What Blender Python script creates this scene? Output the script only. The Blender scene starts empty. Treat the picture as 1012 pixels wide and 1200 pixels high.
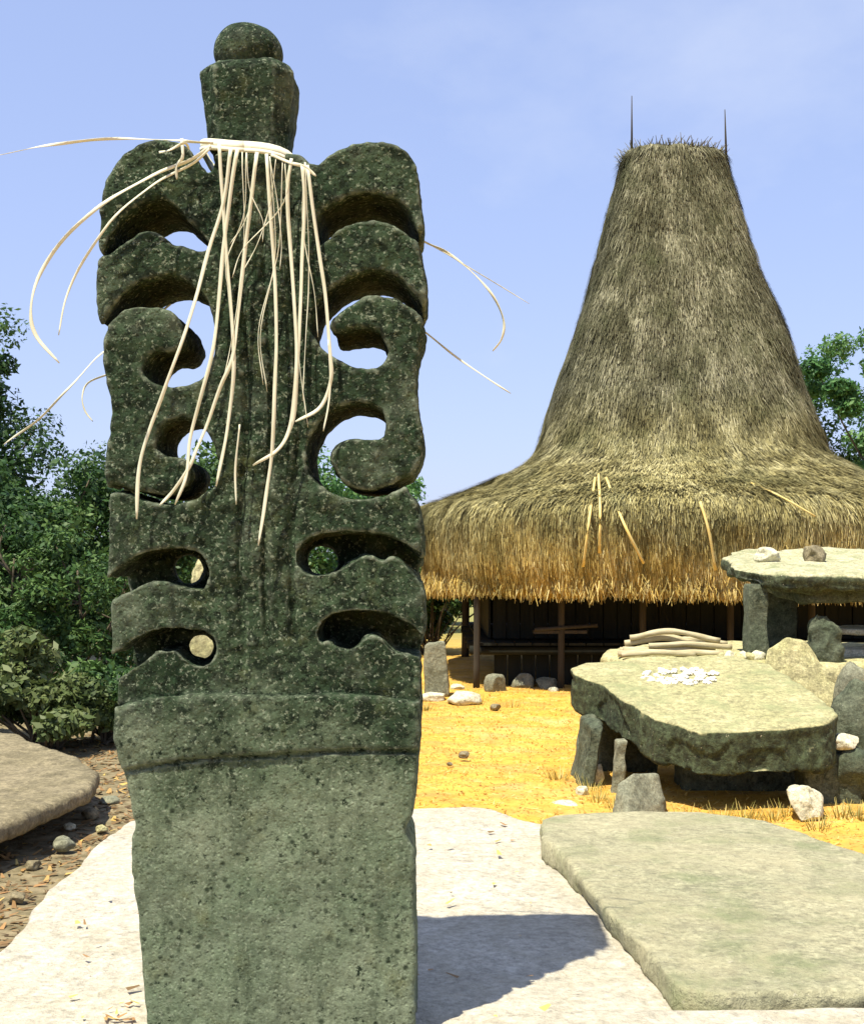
import bpy, math, random
import numpy as np
from mathutils import Vector

random.seed(7)
RNG = np.random.default_rng(11)
scene = bpy.context.scene

# ------------------------------------------------------------------ camera, sky, sun, exposure
FPX, CX, HY, CH = 1470.0, 506.0, 655.0, 2.1      # photo focal length, centre column, horizon row (px), eye height (m)
cam = bpy.data.cameras.new('camera')
cam_ob = bpy.data.objects.new('camera', cam)
scene.collection.objects.link(cam_ob)
cam_ob.location = (0, 0, CH)
cam_ob.rotation_euler = (math.radians(90), 0, 0)
cam.sensor_fit = 'HORIZONTAL'
cam.sensor_width = 36.0
cam.lens = 36.0 * FPX / 1012.0
cam.shift_y = (HY - 600.0) / 1012.0
cam.clip_start = 0.05
cam.clip_end = 3000
scene.camera = cam_ob

SUN = Vector((-0.27, -0.325, 1.0)).normalized()
elev = math.asin(SUN.z)
azim = math.atan2(SUN.x, SUN.y)
world = bpy.data.worlds.new('World')
scene.world = world
world.use_nodes = True
wn, wl = world.node_tree.nodes, world.node_tree.links
bg = wn['Background']
sky = wn.new('ShaderNodeTexSky')
sky.sky_type = 'NISHITA'
sky.sun_disc = False
sky.sun_elevation = elev
sky.sun_rotation = azim
sky.altitude = 0
sky.air_density = 1.0
sky.dust_density = 0.9
sky.ozone_density = 1.3
wtc = wn.new('ShaderNodeTexCoord')
wmap = wn.new('ShaderNodeMapping'); wmap.inputs['Scale'].default_value = (1.0, 1.0, 1.7)
wmap.inputs['Location'].default_value = (0.35, 0.1, 0.62)
wno = wn.new('ShaderNodeTexNoise')
wno.inputs['Scale'].default_value = 2.6; wno.inputs['Detail'].default_value = 7; wno.inputs['Roughness'].default_value = 0.56
wrp = wn.new('ShaderNodeValToRGB')
wrp.color_ramp.elements[0].position = 0.55; wrp.color_ramp.elements[0].color = (0, 0, 0, 1)
wrp.color_ramp.elements[1].position = 0.85; wrp.color_ramp.elements[1].color = (0.65, 0.65, 0.65, 1)
wtint = wn.new('ShaderNodeMix'); wtint.data_type = 'RGBA'; wtint.blend_type = 'MULTIPLY'
wtint.inputs[0].default_value = 1.0; wtint.inputs[7].default_value = (1.33, 1.46, 2.0, 1)
wgam = wn.new('ShaderNodeGamma'); wgam.inputs['Gamma'].default_value = 0.4
wmix = wn.new('ShaderNodeMix'); wmix.data_type = 'RGBA'
wmix.inputs[7].default_value = (2.9, 3.2, 3.9, 1)
wl.new(wtc.outputs['Generated'], wmap.inputs['Vector'])
wl.new(wmap.outputs['Vector'], wno.inputs['Vector'])
wl.new(wno.outputs['Fac'], wrp.inputs['Fac'])
wl.new(wrp.outputs['Color'], wmix.inputs[0])
wl.new(sky.outputs['Color'], wgam.inputs['Color'])
wl.new(wgam.outputs['Color'], wtint.inputs[6])
wl.new(wtint.outputs[2], wmix.inputs[6])
wl.new(wmix.outputs[2], bg.inputs['Color'])
bg.inputs['Strength'].default_value = 0.15

sun_l = bpy.data.lights.new('sun', 'SUN')
sun_l.energy = 4.8
sun_l.angle = math.radians(0.55)
sun_l.color = (1.0, 0.93, 0.77)
sun_ob = bpy.data.objects.new('sun', sun_l)
scene.collection.objects.link(sun_ob)
sun_ob.location = SUN * 60
sun_ob.rotation_euler = (-SUN).to_track_quat('-Z', 'Y').to_euler()

scene.view_settings.view_transform = 'Standard'
scene.view_settings.look = 'None'
scene.view_settings.exposure = 0.85
scene.view_settings.gamma = 1.0
scene.view_settings.use_curve_mapping = False

# ------------------------------------------------------------------ helpers
def P(px, py, Y):                       # photo pixel seen at distance Y
    return np.array([(px - CX) / FPX * Y, Y, CH + (HY - py) / FPX * Y])

def link(o):
    scene.collection.objects.link(o); return o

def wpos(o):
    p = Vector((0, 0, 0))
    while o is not None:
        p += o.location; o = o.parent
    return p

def fast_mesh(name, V, F, mat=None, smooth=True, tint=None):
    V = np.asarray(V, np.float32); F = np.asarray(F, np.int32)
    n = F.shape[1]
    me = bpy.data.meshes.new(name)
    me.vertices.add(len(V)); me.vertices.foreach_set('co', V.ravel())
    me.loops.add(F.size); me.loops.foreach_set('vertex_index', F.ravel())
    me.polygons.add(len(F))
    me.polygons.foreach_set('loop_start', np.arange(0, F.size, n, dtype=np.int32))
    me.polygons.foreach_set('loop_total', np.full(len(F), n, np.int32))
    me.polygons.foreach_set('use_smooth', np.full(len(F), smooth, bool))
    if tint is not None:
        a = me.attributes.new('tint', 'FLOAT', 'POINT')
        a.data.foreach_set('value', np.asarray(tint, np.float32))
    me.update(calc_edges=True)
    me.validate()
    if mat: me.materials.append(mat)
    return me

def tag(o, label=None, cat=None, group=None, kind=None):
    if label: o['label'] = label
    if cat: o['category'] = cat
    if group: o['group'] = group
    if kind: o['kind'] = kind
    return o

def thing(name, loc, label, cat, group=None):
    o = link(bpy.data.objects.new(name, None))
    o.location = loc; o.empty_display_size = 0.1
    return tag(o, label, cat, group)

def part(name, V, F, mat, parent=None, smooth=True, tint=None, base=None):
    """mesh object from world-space vertices; a child, or a top-level thing with its origin at base"""
    V = np.asarray(V, float)
    if parent is not None:
        V = V - np.array(wpos(parent))
        o = link(bpy.data.objects.new(name, fast_mesh(name, V, F, mat, smooth, tint)))
        o.parent = parent
    else:
        if base is None:
            base = np.array([V[:, 0].mean(), V[:, 1].mean(), V[:, 2].min()])
        o = link(bpy.data.objects.new(name, fast_mesh(name, V - np.array(base), F, mat, smooth, tint)))
        o.location = base
    return o

# lattice noise -----------------------------------------------------
LAT = np.random.default_rng(5).random((64, 64, 64)).astype(np.float32)
def vnoise(p, scale, seed=0):
    q = np.asarray(p, float) * scale + seed * 17.31 + 200.0
    i = np.floor(q).astype(int); f = q - i
    f = f * f * (3 - 2 * f)
    r = 0
    for dx in (0, 1):
        wx = f[:, 0] if dx else 1 - f[:, 0]
        for dy in (0, 1):
            wy = f[:, 1] if dy else 1 - f[:, 1]
            for dz in (0, 1):
                wz = f[:, 2] if dz else 1 - f[:, 2]
                r = r + wx * wy * wz * LAT[(i[:, 0] + dx) % 64, (i[:, 1] + dy) % 64, (i[:, 2] + dz) % 64]
    return r * 2 - 1
def fbm(p, scale, octs=3, seed=0, gain=0.5):
    r, a, s = 0, 1.0, scale
    for k in range(octs):
        r = r + a * vnoise(p, s, seed + k); a *= gain; s *= 2.03
    return r

def vnormals(V, F):
    V = np.asarray(V, float)
    n = np.zeros_like(V)
    a, b, c = V[F[:, 0]], V[F[:, 1]], V[F[:, 2]]
    if F.shape[1] == 4:
        fn = np.cross(c - a, V[F[:, 3]] - b)
    else:
        fn = np.cross(b - a, c - a)
    for k in range(F.shape[1]):
        np.add.at(n, F[:, k], fn)
    return n / (np.linalg.norm(n, axis=1, keepdims=True) + 1e-12)

# signed distance carving -------------------------------------------
def sd_poly(x, z, poly):
    poly = np.asarray(poly, float)
    d = np.full(x.shape, 1e9); s = np.zeros(x.shape, bool)
    m = len(poly)
    for k in range(m):
        a, b = poly[k], poly[(k + 1) % m]
        ex, ez = b - a
        wx, wz = x - a[0], z - a[1]
        t = np.clip((wx * ex + wz * ez) / (ex * ex + ez * ez + 1e-12), 0, 1)
        d = np.minimum(d, (wx - ex * t) ** 2 + (wz - ez * t) ** 2)
        c = ((a[1] <= z) != (b[1] <= z)) & (x < (b[0] - a[0]) * (z - a[1]) / (b[1] - a[1] + 1e-12) + a[0])
        s ^= c
    return np.where(s, -np.sqrt(d), np.sqrt(d))

def smooth_poly(poly, it=2):
    p = np.asarray(poly, float)
    for _ in range(it):
        q = np.roll(p, -1, 0)
        p = np.stack([p * 0.75 + q * 0.25, p * 0.25 + q * 0.75], 1).reshape(-1, 2)
    return p

def rext(d2, dy, r):                    # rounded intersection of two distances
    qx, qy = d2 + r, dy + r
    return np.minimum(np.maximum(qx, qy), 0) + np.sqrt(np.maximum(qx, 0) ** 2 + np.maximum(qy, 0) ** 2) - r

def surface_nets(f, org, h):
    ins = f < 0
    nx, ny, nz = f.shape
    cnt = np.zeros((nx - 1, ny - 1, nz - 1), np.int8)
    offs = [(i, j, k) for i in (0, 1) for j in (0, 1) for k in (0, 1)]
    for i, j, k in offs:
        cnt += ins[i:nx - 1 + i, j:ny - 1 + j, k:nz - 1 + k]
    act = (cnt > 0) & (cnt < 8)
    ci, cj, ck = np.nonzero(act)
    vals = np.stack([f[ci + i, cj + j, ck + k] for i, j, k in offs], 1)
    acc = np.zeros((len(ci), 3)); num = np.zeros(len(ci))
    for a in range(8):
        for b in range(a + 1, 8):
            oa, ob = np.array(offs[a]), np.array(offs[b])
            if np.abs(oa - ob).sum() != 1: continue
            va, vb = vals[:, a], vals[:, b]
            m = (va < 0) != (vb < 0)
            t = np.where(m, va / np.where(m, va - vb, 1), 0)
            acc += m[:, None] * (oa + (ob - oa) * t[:, None]); num += m
    V = (np.stack([ci, cj, ck], 1) + acc / num[:, None]) * h + np.array(org)
    idx = np.full(act.shape, -1, np.int64); idx[ci, cj, ck] = np.arange(len(ci))
    quads = []
    def emit(lo, sh, cells):
        i, j, k = np.nonzero(lo)
        i, j, k = i + sh[0], j + sh[1], k + sh[2]
        return np.stack([idx[i + c[0], j + c[1], k + c[2]] for c in cells], 1), ins[i, j, k]
    for ax in range(3):
        if ax == 0:
            ch = ins[:-1, 1:-1, 1:-1] != ins[1:, 1:-1, 1:-1]; sh = (0, 1, 1)
            cells = [(0, -1, -1), (0, 0, -1), (0, 0, 0), (0, -1, 0)]
        elif ax == 1:
            ch = ins[1:-1, :-1, 1:-1] != ins[1:-1, 1:, 1:-1]; sh = (1, 0, 1)
            cells = [(-1, 0, -1), (-1, 0, 0), (0, 0, 0), (0, 0, -1)]
        else:
            ch = ins[1:-1, 1:-1, :-1] != ins[1:-1, 1:-1, 1:]; sh = (1, 1, 0)
            cells = [(-1, -1, 0), (0, -1, 0), (0, 0, 0), (-1, 0, 0)]
        q, s = emit(ch, sh, cells)
        q = np.where(s[:, None], q, q[:, ::-1])
        quads.append(q)
    return V, np.concatenate(quads)

def slab(poly, z0, z1, h=0.03, r=0.06, seed=0, amp=0.02, tilt=(0, 0), pivot=None, sm=1, wob=0.05, side=0.0):
    """a worn stone slab: plan outline poly, from z0 up to z1, tilted about a pivot"""
    poly = smooth_poly(poly, sm)
    lo, hi = poly.min(0) - 4 * h - wob, poly.max(0) + 4 * h + wob
    gx = np.arange(lo[0], hi[0], h); gy = np.arange(lo[1], hi[1], h); gz = np.arange(z0 - 3 * h, z1 + 4 * h, h)
    X, Yg = np.meshgrid(gx, gy, indexing='ij')
    d2 = sd_poly(X, Yg, poly)
    d2 = d2 + wob * fbm(np.stack([X.ravel(), Yg.ravel(), 0 * X.ravel() + seed], 1), 2.2, 3, seed).reshape(X.shape)
    dz = np.abs(gz - (z0 + z1) / 2) - (z1 - z0) / 2
    f = rext(d2[:, :, None] + 0 * dz, dz[None, None, :] + 0 * d2[:, :, None], r)
    V, F = surface_nets(f, (gx[0], gy[0], gz[0]), h)
    N = vnormals(V, F)
    V = V + N * (amp * fbm(V, 1.7, 4, seed + 3))[:, None]
    if side:                                    # broken sides, ragged underside
        sf = np.clip(1 - N[:, 2], 0, 1) * np.clip((z1 - .02 - V[:, 2]) / .08, 0, 1)
        V = V + N * (side * sf * (1.6 * np.round(fbm(V * [1, 1, .8], 1.9, 2, seed + 7) * 2.2) / 2.2 + .5 * fbm(V, 5.5, 3, seed + 8) - .35))[:, None]
    if pivot is None: pivot = (poly.mean(0)[0], poly.mean(0)[1])
    V[:, 2] += (V[:, 0] - pivot[0]) * tilt[0] + (V[:, 1] - pivot[1]) * tilt[1]
    return V, F

_ico = {}
def ico(sub):
    if sub not in _ico:
        import bmesh
        bm = bmesh.new(); bmesh.ops.create_icosphere(bm, subdivisions=sub, radius=1.0)
        V = np.array([v.co[:] for v in bm.verts]); F = np.array([[v.index for v in f.verts] for f in bm.faces]); bm.free()
        _ico[sub] = (V, F)
    return _ico[sub]

def boulder(c, size, seed, sub=4, rough=0.16, cuts=7, rz=0.0, box=0.0):
    """faceted weathered stone; c = centre of its base"""
    V, F = ico(sub); V = V.copy()
    rr = np.random.default_rng(seed)
    if box: V = np.sign(V) * np.abs(V) ** (1 - box); 
    for _ in range(cuts):
        n = rr.normal(size=3); n /= np.linalg.norm(n)
        d = rr.uniform(0.55, 0.85)
        ex = V @ n - d
        V = V - np.where(ex > 0, ex, 0)[:, None] * n * 0.92
    N = V / np.linalg.norm(V, axis=1, keepdims=True)
    V = V + N * (rough * fbm(V + seed * 1.7, 1.3, 4, seed))[:, None]
    V = V / (np.abs(V).max(0))
    V = V * np.array(size) / 2
    cz, sz = math.cos(rz), math.sin(rz)
    V = np.stack([V[:, 0] * cz - V[:, 1] * sz, V[:, 0] * sz + V[:, 1] * cz, V[:, 2]], 1)
    V[:, 2] = np.maximum(V[:, 2], -size[2] * 0.46)
    return V + np.array([c[0], c[1], c[2] - V[:, 2].min()]), F

def hull_stone(pts, seed, it=4, amp=0.02):
    """irregular stone from hull points (world), subdivided and worn"""
    import bmesh
    bm = bmesh.new()
    for p in pts: bm.verts.new(p)
    g = bmesh.ops.convex_hull(bm, input=bm.verts)
    bmesh.ops.triangulate(bm, faces=bm.faces)
    for k in range(it):
        bmesh.ops.subdivide_edges(bm, edges=bm.edges, cuts=1, use_grid_fill=True)
        bmesh.ops.triangulate(bm, faces=bm.faces)
        if k >= 2:
            bmesh.ops.smooth_vert(bm, verts=bm.verts, factor=0.45, use_axis_x=True, use_axis_y=True, use_axis_z=True)
    bmesh.ops.recalc_face_normals(bm, faces=bm.faces)
    bm.verts.index_update()
    V = np.array([v.co[:] for v in bm.verts]); F = np.array([[v.index for v in f.verts] for f in bm.faces]); bm.free()
    N = vnormals(V, F)
    return V + N * (amp * fbm(V, 4.0, 4, seed))[:, None], F

def tube(path, radii, seg=8):
    path = np.asarray(path, float); n = len(path)
    radii = np.broadcast_to(np.asarray(radii, float), (n,))
    T = np.gradient(path, axis=0); T /= np.linalg.norm(T, axis=1, keepdims=True) + 1e-9
    ref = np.array([0, 0, 1.0]) if abs(T[0, 2]) < 0.9 else np.array([1.0, 0, 0])
    V = []
    for k in range(n):
        a = np.cross(T[k], ref); a /= np.linalg.norm(a) + 1e-9; b = np.cross(T[k], a)
        th = np.linspace(0, 2 * np.pi, seg, endpoint=False)
        V.append(path[k] + radii[k] * (np.cos(th)[:, None] * a + np.sin(th)[:, None] * b))
    V = np.concatenate(V + [path[:1], path[-1:]])
    F = []
    for k in range(n - 1):
        for s in range(seg):
            t = (s + 1) % seg
            F.append((k * seg + s, k * seg + t, (k + 1) * seg + t)); F.append((k * seg + s, (k + 1) * seg + t, (k + 1) * seg + s))
    for s in range(seg):
        t = (s + 1) % seg
        F.append((n * seg, t, s)); F.append((n * seg + 1, (n - 1) * seg + s, (n - 1) * seg + t))
    return V, np.array(F)

def spline(pts, n):
    pts = np.asarray(pts, float)
    p = np.concatenate([[2 * pts[0] - pts[1]], pts, [2 * pts[-1] - pts[-2]]])
    m = len(pts) - 1
    out = []
    for t in np.linspace(0, m, n):
        k = min(int(t), m - 1); u = t - k
        a, b, c, d = p[k], p[k + 1], p[k + 2], p[k + 3]
        out.append(0.5 * (2 * b + (c - a) * u + (2 * a - 5 * b + 4 * c - d) * u * u + (3 * b - a - 3 * c + d) * u ** 3))
    return np.array(out)

def ribbon(path, width, thick, twist=0.0, face=(0, -1, 0)):
    path = np.asarray(path, float); n = len(path)
    T = np.gradient(path, axis=0); T /= np.linalg.norm(T, axis=1, keepdims=True) + 1e-9
    width = np.broadcast_to(width, (n,))
    V = []
    for k in range(n):
        a = np.cross(T[k], face); a /= np.linalg.norm(a) + 1e-9
        b = np.cross(a, T[k])
        an = twist * math.sin(k * 0.35)
        a, b = a * math.cos(an) + b * math.sin(an), b * math.cos(an) - a * math.sin(an)
        for s, u in ((-1, -1), (0, -1.8), (1, -1), (1, 1), (0, 0.4), (-1, 1)):
            V.append(path[k] + a * s * width[k] / 2 + b * u * thick / 2)
    F = []
    for k in range(n - 1):
        for s in range(6):
            t = (s + 1) % 6
            F.append((k * 6 + s, k * 6 + t, k * 6 + 6 + t, k * 6 + 6 + s))
    e = (n - 1) * 6
    F += [(0, 5, 4, 1), (1, 4, 3, 2), (e, e + 1, e + 4, e + 5), (e + 1, e + 2, e + 3, e + 4)]
    return np.array(V), np.array(F)

def box(c, s, rz=0.0, bev=0.0):
    V = np.array([(x, y, z) for x in (-.5, .5) for y in (-.5, .5) for z in (-.5, .5)]) * np.array(s)
    cz, sz = math.cos(rz), math.sin(rz)
    V = np.stack([V[:, 0] * cz - V[:, 1] * sz, V[:, 0] * sz + V[:, 1] * cz, V[:, 2]], 1) + np.array(c)
    F = np.array([(0, 1, 3, 2), (4, 6, 7, 5), (0, 4, 5, 1), (2, 3, 7, 6), (0, 2, 6, 4), (1, 5, 7, 3)])
    return V, F

def merge(parts):
    Vs, Fs, o = [], [], 0
    for V, F in parts:
        Vs.append(V); Fs.append(np.asarray(F) + o); o += len(V)
    return np.concatenate(Vs), np.concatenate(Fs)

# ------------------------------------------------------------------ materials
class NT:
    def __init__(self, name):
        self.m = bpy.data.materials.new(name); self.m.use_nodes = True
        self.n, self.l = self.m.node_tree.nodes, self.m.node_tree.links
        self.b = self.n['Principled BSDF']; self.tc = self.n.new('ShaderNodeTexCoord').outputs['Object']
    def noise(self, scale, detail=5, rough=0.6, vec=None, dist=0.0):
        t = self.n.new('ShaderNodeTexNoise')
        t.inputs['Scale'].default_value = scale; t.inputs['Detail'].default_value = detail
        t.inputs['Roughness'].default_value = rough; t.inputs['Distortion'].default_value = dist
        self.l.new(vec or self.tc, t.inputs['Vector']); return t.outputs['Fac']
    def voronoi(self, scale, vec=None, out='Distance', feat='F1'):
        t = self.n.new('ShaderNodeTexVoronoi'); t.feature = feat
        t.inputs['Scale'].default_value = scale
        self.l.new(vec or self.tc, t.inputs['Vector']); return t.outputs[out]
    def mapping(self, scale=(1, 1, 1), loc=(0, 0, 0)):
        t = self.n.new('ShaderNodeMapping'); t.inputs['Scale'].default_value = scale; t.inputs['Location'].default_value = loc
        self.l.new(self.tc, t.inputs['Vector']); return t.outputs['Vector']
    def ramp(self, fac, stops, interp='LINEAR'):
        t = self.n.new('ShaderNodeValToRGB'); t.color_ramp.interpolation = interp
        el = t.color_ramp.elements
        while len(el) < len(stops): el.new(0.5)
        for e, (p, c) in zip(el, stops):
            e.position = p; e.color = (c, c, c, 1) if isinstance(c, (int, float)) else (*c, 1)
        self.l.new(fac, t.inputs['Fac']); return t.outputs['Color']
    def mix(self, fac, a, b, mode='MIX'):
        t = self.n.new('ShaderNodeMix'); t.data_type = 'RGBA'; t.blend_type = mode
        for sock, v in ((t.inputs[0], fac), (t.inputs[6], a), (t.inputs[7], b)):
            if isinstance(v, (int, float)): sock.default_value = v
            elif isinstance(v, tuple): sock.default_value = (*v, 1)
            else: self.l.new(v, sock)
        return t.outputs[2]
    def math(self, op, a, b=0.0, clamp=False):
        t = self.n.new('ShaderNodeMath'); t.operation = op; t.use_clamp = clamp
        for sock, v in ((t.inputs[0], a), (t.inputs[1], b)):
            if isinstance(v, (int, float)): sock.default_value = v
            else: self.l.new(v, sock)
        return t.outputs[0]
    def sep(self, vec=None):
        t = self.n.new('ShaderNodeSeparateXYZ'); self.l.new(vec or self.tc, t.inputs[0]); return t.outputs
    def bump(self, h, strength, dist, prev=None):
        t = self.n.new('ShaderNodeBump'); t.inputs['Strength'].default_value = strength; t.inputs['Distance'].default_value = dist
        self.l.new(h, t.inputs['Height'])
        if prev is not None: self.l.new(prev, t.inputs['Normal'])
        return t.outputs['Normal']
    def attr(self, name='tint'):
        t = self.n.new('ShaderNodeAttribute'); t.attribute_name = name; return t.outputs['Fac']
    def done(self, color, rough=0.9, normal=None, spec=0.25):
        if isinstance(color, tuple): self.b.inputs['Base Color'].default_value = (*color, 1)
        else: self.l.new(color, self.b.inputs['Base Color'])
        self.b.inputs['Roughness'].default_value = rough
        self.b.inputs['Specular IOR Level'].default_value = spec
        if normal is not None: self.l.new(normal, self.b.inputs['Normal'])
        return self.m

def stone_mat(name, c0, c1, dark, light, darkcov=0.5, lightcov=0.62, scale=1.0, bump=1.0, moss=None, side_dark=None, vein=None, mid=.62):
    t = NT(name)
    base = t.mix(t.ramp(t.noise(2.2 * scale, 6, .62), [(.35, 0.0), (.65, 1.0)]), c0, c1)
    fine = t.noise(38 * scale, 6, .7)
    base = t.mix(.75, base, t.ramp(fine, [(.3, (.25, .25, .25)), (.7, (.78, .78, .78))]), 'OVERLAY')
    midn = t.noise(13 * scale, 7, .72, t.mapping(loc=(7, 2, 5)))
    base = t.mix(mid, base, t.ramp(midn, [(.36, (.22, .22, .22)), (.64, (.78, .78, .78))]), 'OVERLAY')
    if moss:
        base = t.mix(t.ramp(t.noise(3.1 * scale, 7, .65, t.mapping(loc=(3, 1, 7))), [(.5, 0.0), (.66, .75)]), base, moss)
    dk = t.math('MULTIPLY', t.ramp(t.noise(9 * scale, 9, .72), [(darkcov, 0.0), (darkcov + .12, 1.0)]),
                t.ramp(t.noise(1.6 * scale, 4, .6), [(.35, .25), (.65, 1.0)]))
    base = t.mix(dk, base, dark)
    if side_dark:                                   # steep and downward faces mottled darker; upward faces keep the base colour
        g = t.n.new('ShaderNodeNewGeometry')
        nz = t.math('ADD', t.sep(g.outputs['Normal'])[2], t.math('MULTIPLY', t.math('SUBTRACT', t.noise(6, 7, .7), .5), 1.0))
        cc = t.mix(t.ramp(t.noise(16, 8, .75, t.mapping(loc=(1, 6, 2))), [(.42, 0.0), (.62, 1.0)]), tuple(.45 * v for v in side_dark), tuple(2.6 * v for v in side_dark))
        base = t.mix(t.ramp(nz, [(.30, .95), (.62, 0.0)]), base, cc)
    lt = t.ramp(t.noise(24 * scale, 5, .65, t.mapping(loc=(9, 4, 2))), [(lightcov, 0.0), (lightcov + .06, .85)])
    base = t.mix(lt, base, light)
    pit = t.ramp(t.voronoi(46 * scale), [(.0, 0.0), (.35, 1.0)])
    crk = None
    if vein:
        wv = t.n.new('ShaderNodeVectorMath'); wv.operation = 'ADD'
        ns = t.n.new('ShaderNodeTexNoise'); ns.inputs['Scale'].default_value = 2.5; ns.inputs['Detail'].default_value = 6
        t.l.new(t.tc, ns.inputs['Vector']); t.l.new(ns.outputs['Color'], wv.inputs[0]); t.l.new(t.mapping((.55, .8, .4)), wv.inputs[1])
        crk = t.ramp(t.voronoi(.9, wv.outputs[0], 'Distance', 'DISTANCE_TO_EDGE'), [(.0, 1.0), (.010, 0.0)])
        crk = t.math('MULTIPLY', crk, t.ramp(t.noise(1.3, 3, .5, t.mapping(loc=(2, 2, 8))), [(.48, 0.0), (.60, 1.0)]))
        base = t.mix(t.math('MULTIPLY', crk, .22), base, dark)
        for loc, sc_, wdt in (((0, 0, 0), (.55, .9, .5), .012), ((5, 3, 1), (.8, .35, .6), .008)):
            v1 = t.noise(1.1, 5, .55, t.mapping(sc_, loc), .4)
            vm = t.ramp(t.math('ABSOLUTE', t.math('SUBTRACT', v1, .5)), [(.0, .35), (wdt * 2.2, 0.0)])
            base = t.mix(vm, base, vein)
        base = t.mix(t.ramp(t.noise(.9, 7, .68, t.mapping(loc=(1, 8, 3))), [(.44, 0.0), (.70, .45)]), base, vein)
    nrm = t.bump(t.noise(5 * scale, 8, .68), .7 * bump, .06 / scale)
    nrm = t.bump(midn, .5 * bump, .03 / scale, nrm)
    nrm = t.bump(t.mix(.35, fine, pit), .55 * bump, .012 / scale, nrm)
    if crk is not None: nrm = t.bump(t.math('SUBTRACT', 1.0, crk), .35, .012, nrm)
    return t.done(base, .92, nrm)

def monument_mat():
    t = NT('lichen_stone')
    z = t.sep()[2]
    zz = t.math('ADD', z, t.math('MULTIPLY', t.math('SUBTRACT', t.noise(2.4, 5, .6), .5), 1.1))
    up = t.ramp(t.math('DIVIDE', zz, 3.3), [(.22, 0.0), (.34, 1.0)])         # lichen grows on the upper stone
    base = t.mix(t.ramp(t.noise(3, 6, .62), [(.35, 0.0), (.65, 1.0)]), (.125, .165, .098), (.185, .215, .138))
    base_up = t.mix(t.ramp(t.noise(4, 6, .62), [(.35, 0.0), (.65, 1.0)]), (.017, .036, .016), (.048, .075, .038))
    base = t.mix(up, base, base_up)
    fine = t.noise(60, 8, .8)
    base = t.mix(.85, base, t.ramp(fine, [(.3, (.25, .25, .25)), (.7, (.8, .8, .8))]), 'OVERLAY')
    warm = t.ramp(t.noise(6.5, 6, .6, t.mapping(loc=(2, 5, 1))), [(.58, 0.0), (.72, .45)])
    base = t.mix(warm, base, (.12, .115, .035))
    cov = t.math('SUBTRACT', .585, t.math('MULTIPLY', up, .10))
    dkn = t.noise(26, 8, .74)
    dk = t.math('MULTIPLY', t.math('SUBTRACT', dkn, cov), 16.0, True)
    base = t.mix(dk, base, (.010, .018, .009))
    strk = t.ramp(t.noise(5.5, 7, .68, t.mapping((2.2, 2.2, .28), (3, 3, 3))), [(.48, 0.0), (.66, .8)])   # rain streaks
    base = t.mix(t.math('MULTIPLY', strk, .7), base, (.014, .024, .012))
    pale = t.ramp(t.noise(3.4, 8, .72, t.mapping(loc=(8, 1, 4))), [(.50, 0.0), (.68, .6)])
    base = t.mix(t.math('MULTIPLY', pale, .75), base, (.20, .235, .16))
    spots = t.math('MULTIPLY', t.ramp(t.voronoi(30), [(.16, 1.0), (.34, 0.0)]), t.ramp(t.noise(4.5, 7, .74, t.mapping(loc=(6, 6, 1))), [(.45, 0.0), (.56, 1.0)]))
    base = t.mix(t.math('MULTIPLY', spots, .85), base, (.02, .03, .016))
    lt = t.ramp(t.noise(75, 5, .7, t.mapping(loc=(9, 4, 2))), [(.565, 0.0), (.63, .75)])
    base = t.mix(lt, base, (.27, .31, .21))
    geo = t.n.new('ShaderNodeNewGeometry')              # arrises rubbed pale
    edge = t.math('MULTIPLY', t.ramp(geo.outputs['Pointiness'], [(.515, 0.0), (.56, .75)]), t.ramp(t.noise(14, 6, .7), [(.36, 0.0), (.58, 1.0)]))
    base = t.mix(edge, base, (.27, .30, .215))
    pit = t.ramp(t.voronoi(60), [(.0, 0.0), (.4, 1.0)])
    nrm = t.bump(t.noise(9, 8, .7), .6, .035)
    nrm = t.bump(t.mix(.4, fine, pit), 1.0, .014, nrm)
    return t.done(base, .95, nrm, .15)

M = {}
M['monument'] = monument_mat()
M['white_slab'] = stone_mat('pale_slab_stone', (.43, .395, .31), (.51, .47, .375), (.30, .27, .20), (.62, .59, .50), .58, .64, .8, 1.0, None, None, (.36, .32, .22), .3)
M['grey_slab'] = stone_mat('grey_green_slab_stone', (.28, .272, .168), (.37, .345, .215), (.14, .15, .085), (.48, .45, .32), .56, .64, .9, 1.2, (.20, .225, .11), None, (.40, .36, .22), .45)
M['brown_slab'] = stone_mat('brown_slab_stone', (.165, .14, .08), (.225, .19, .115), (.12, .11, .07), (.42, .38, .27), .60, .68, .9, .9)
M['table'] = stone_mat('table_stone', (.29, .275, .135), (.38, .35, .185), (.08, .09, .045), (.54, .50, .36), .60, .66, 1.0, 1.0, (.25, .27, .13), side_dark=(.026, .036, .018))
M['dolmen'] = stone_mat('raised_table_stone', (.36, .35, .20), (.47, .44, .28), (.07, .085, .045), (.58, .55, .42), .56, .64, 1.4, 1.4, (.22, .25, .12), side_dark=(.035, .046, .025))
M['dark_stone'] = stone_mat('dark_weathered_stone', (.060, .075, .045), (.12, .13, .085), (.015, .022, .012), (.32, .32, .25), .50, .66, 1.3, 1.1)
M['boulder'] = stone_mat('grey_boulder_stone', (.15, .155, .105), (.24, .235, .16), (.07, .08, .05), (.45, .43, .34), .56, .66, 1.4, 1.0)
M['yellow_stone'] = stone_mat('ochre_leaning_stone', (.34, .32, .15), (.43, .39, .21), (.16, .16, .08), (.58, .55, .38), .62, .68, 1.2, .9)
M['pale_stone'] = stone_mat('bleached_stone', (.46, .44, .30), (.56, .53, .39), (.20, .20, .12), (.66, .63, .50), .62, .66, 1.6, 1.0)

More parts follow.
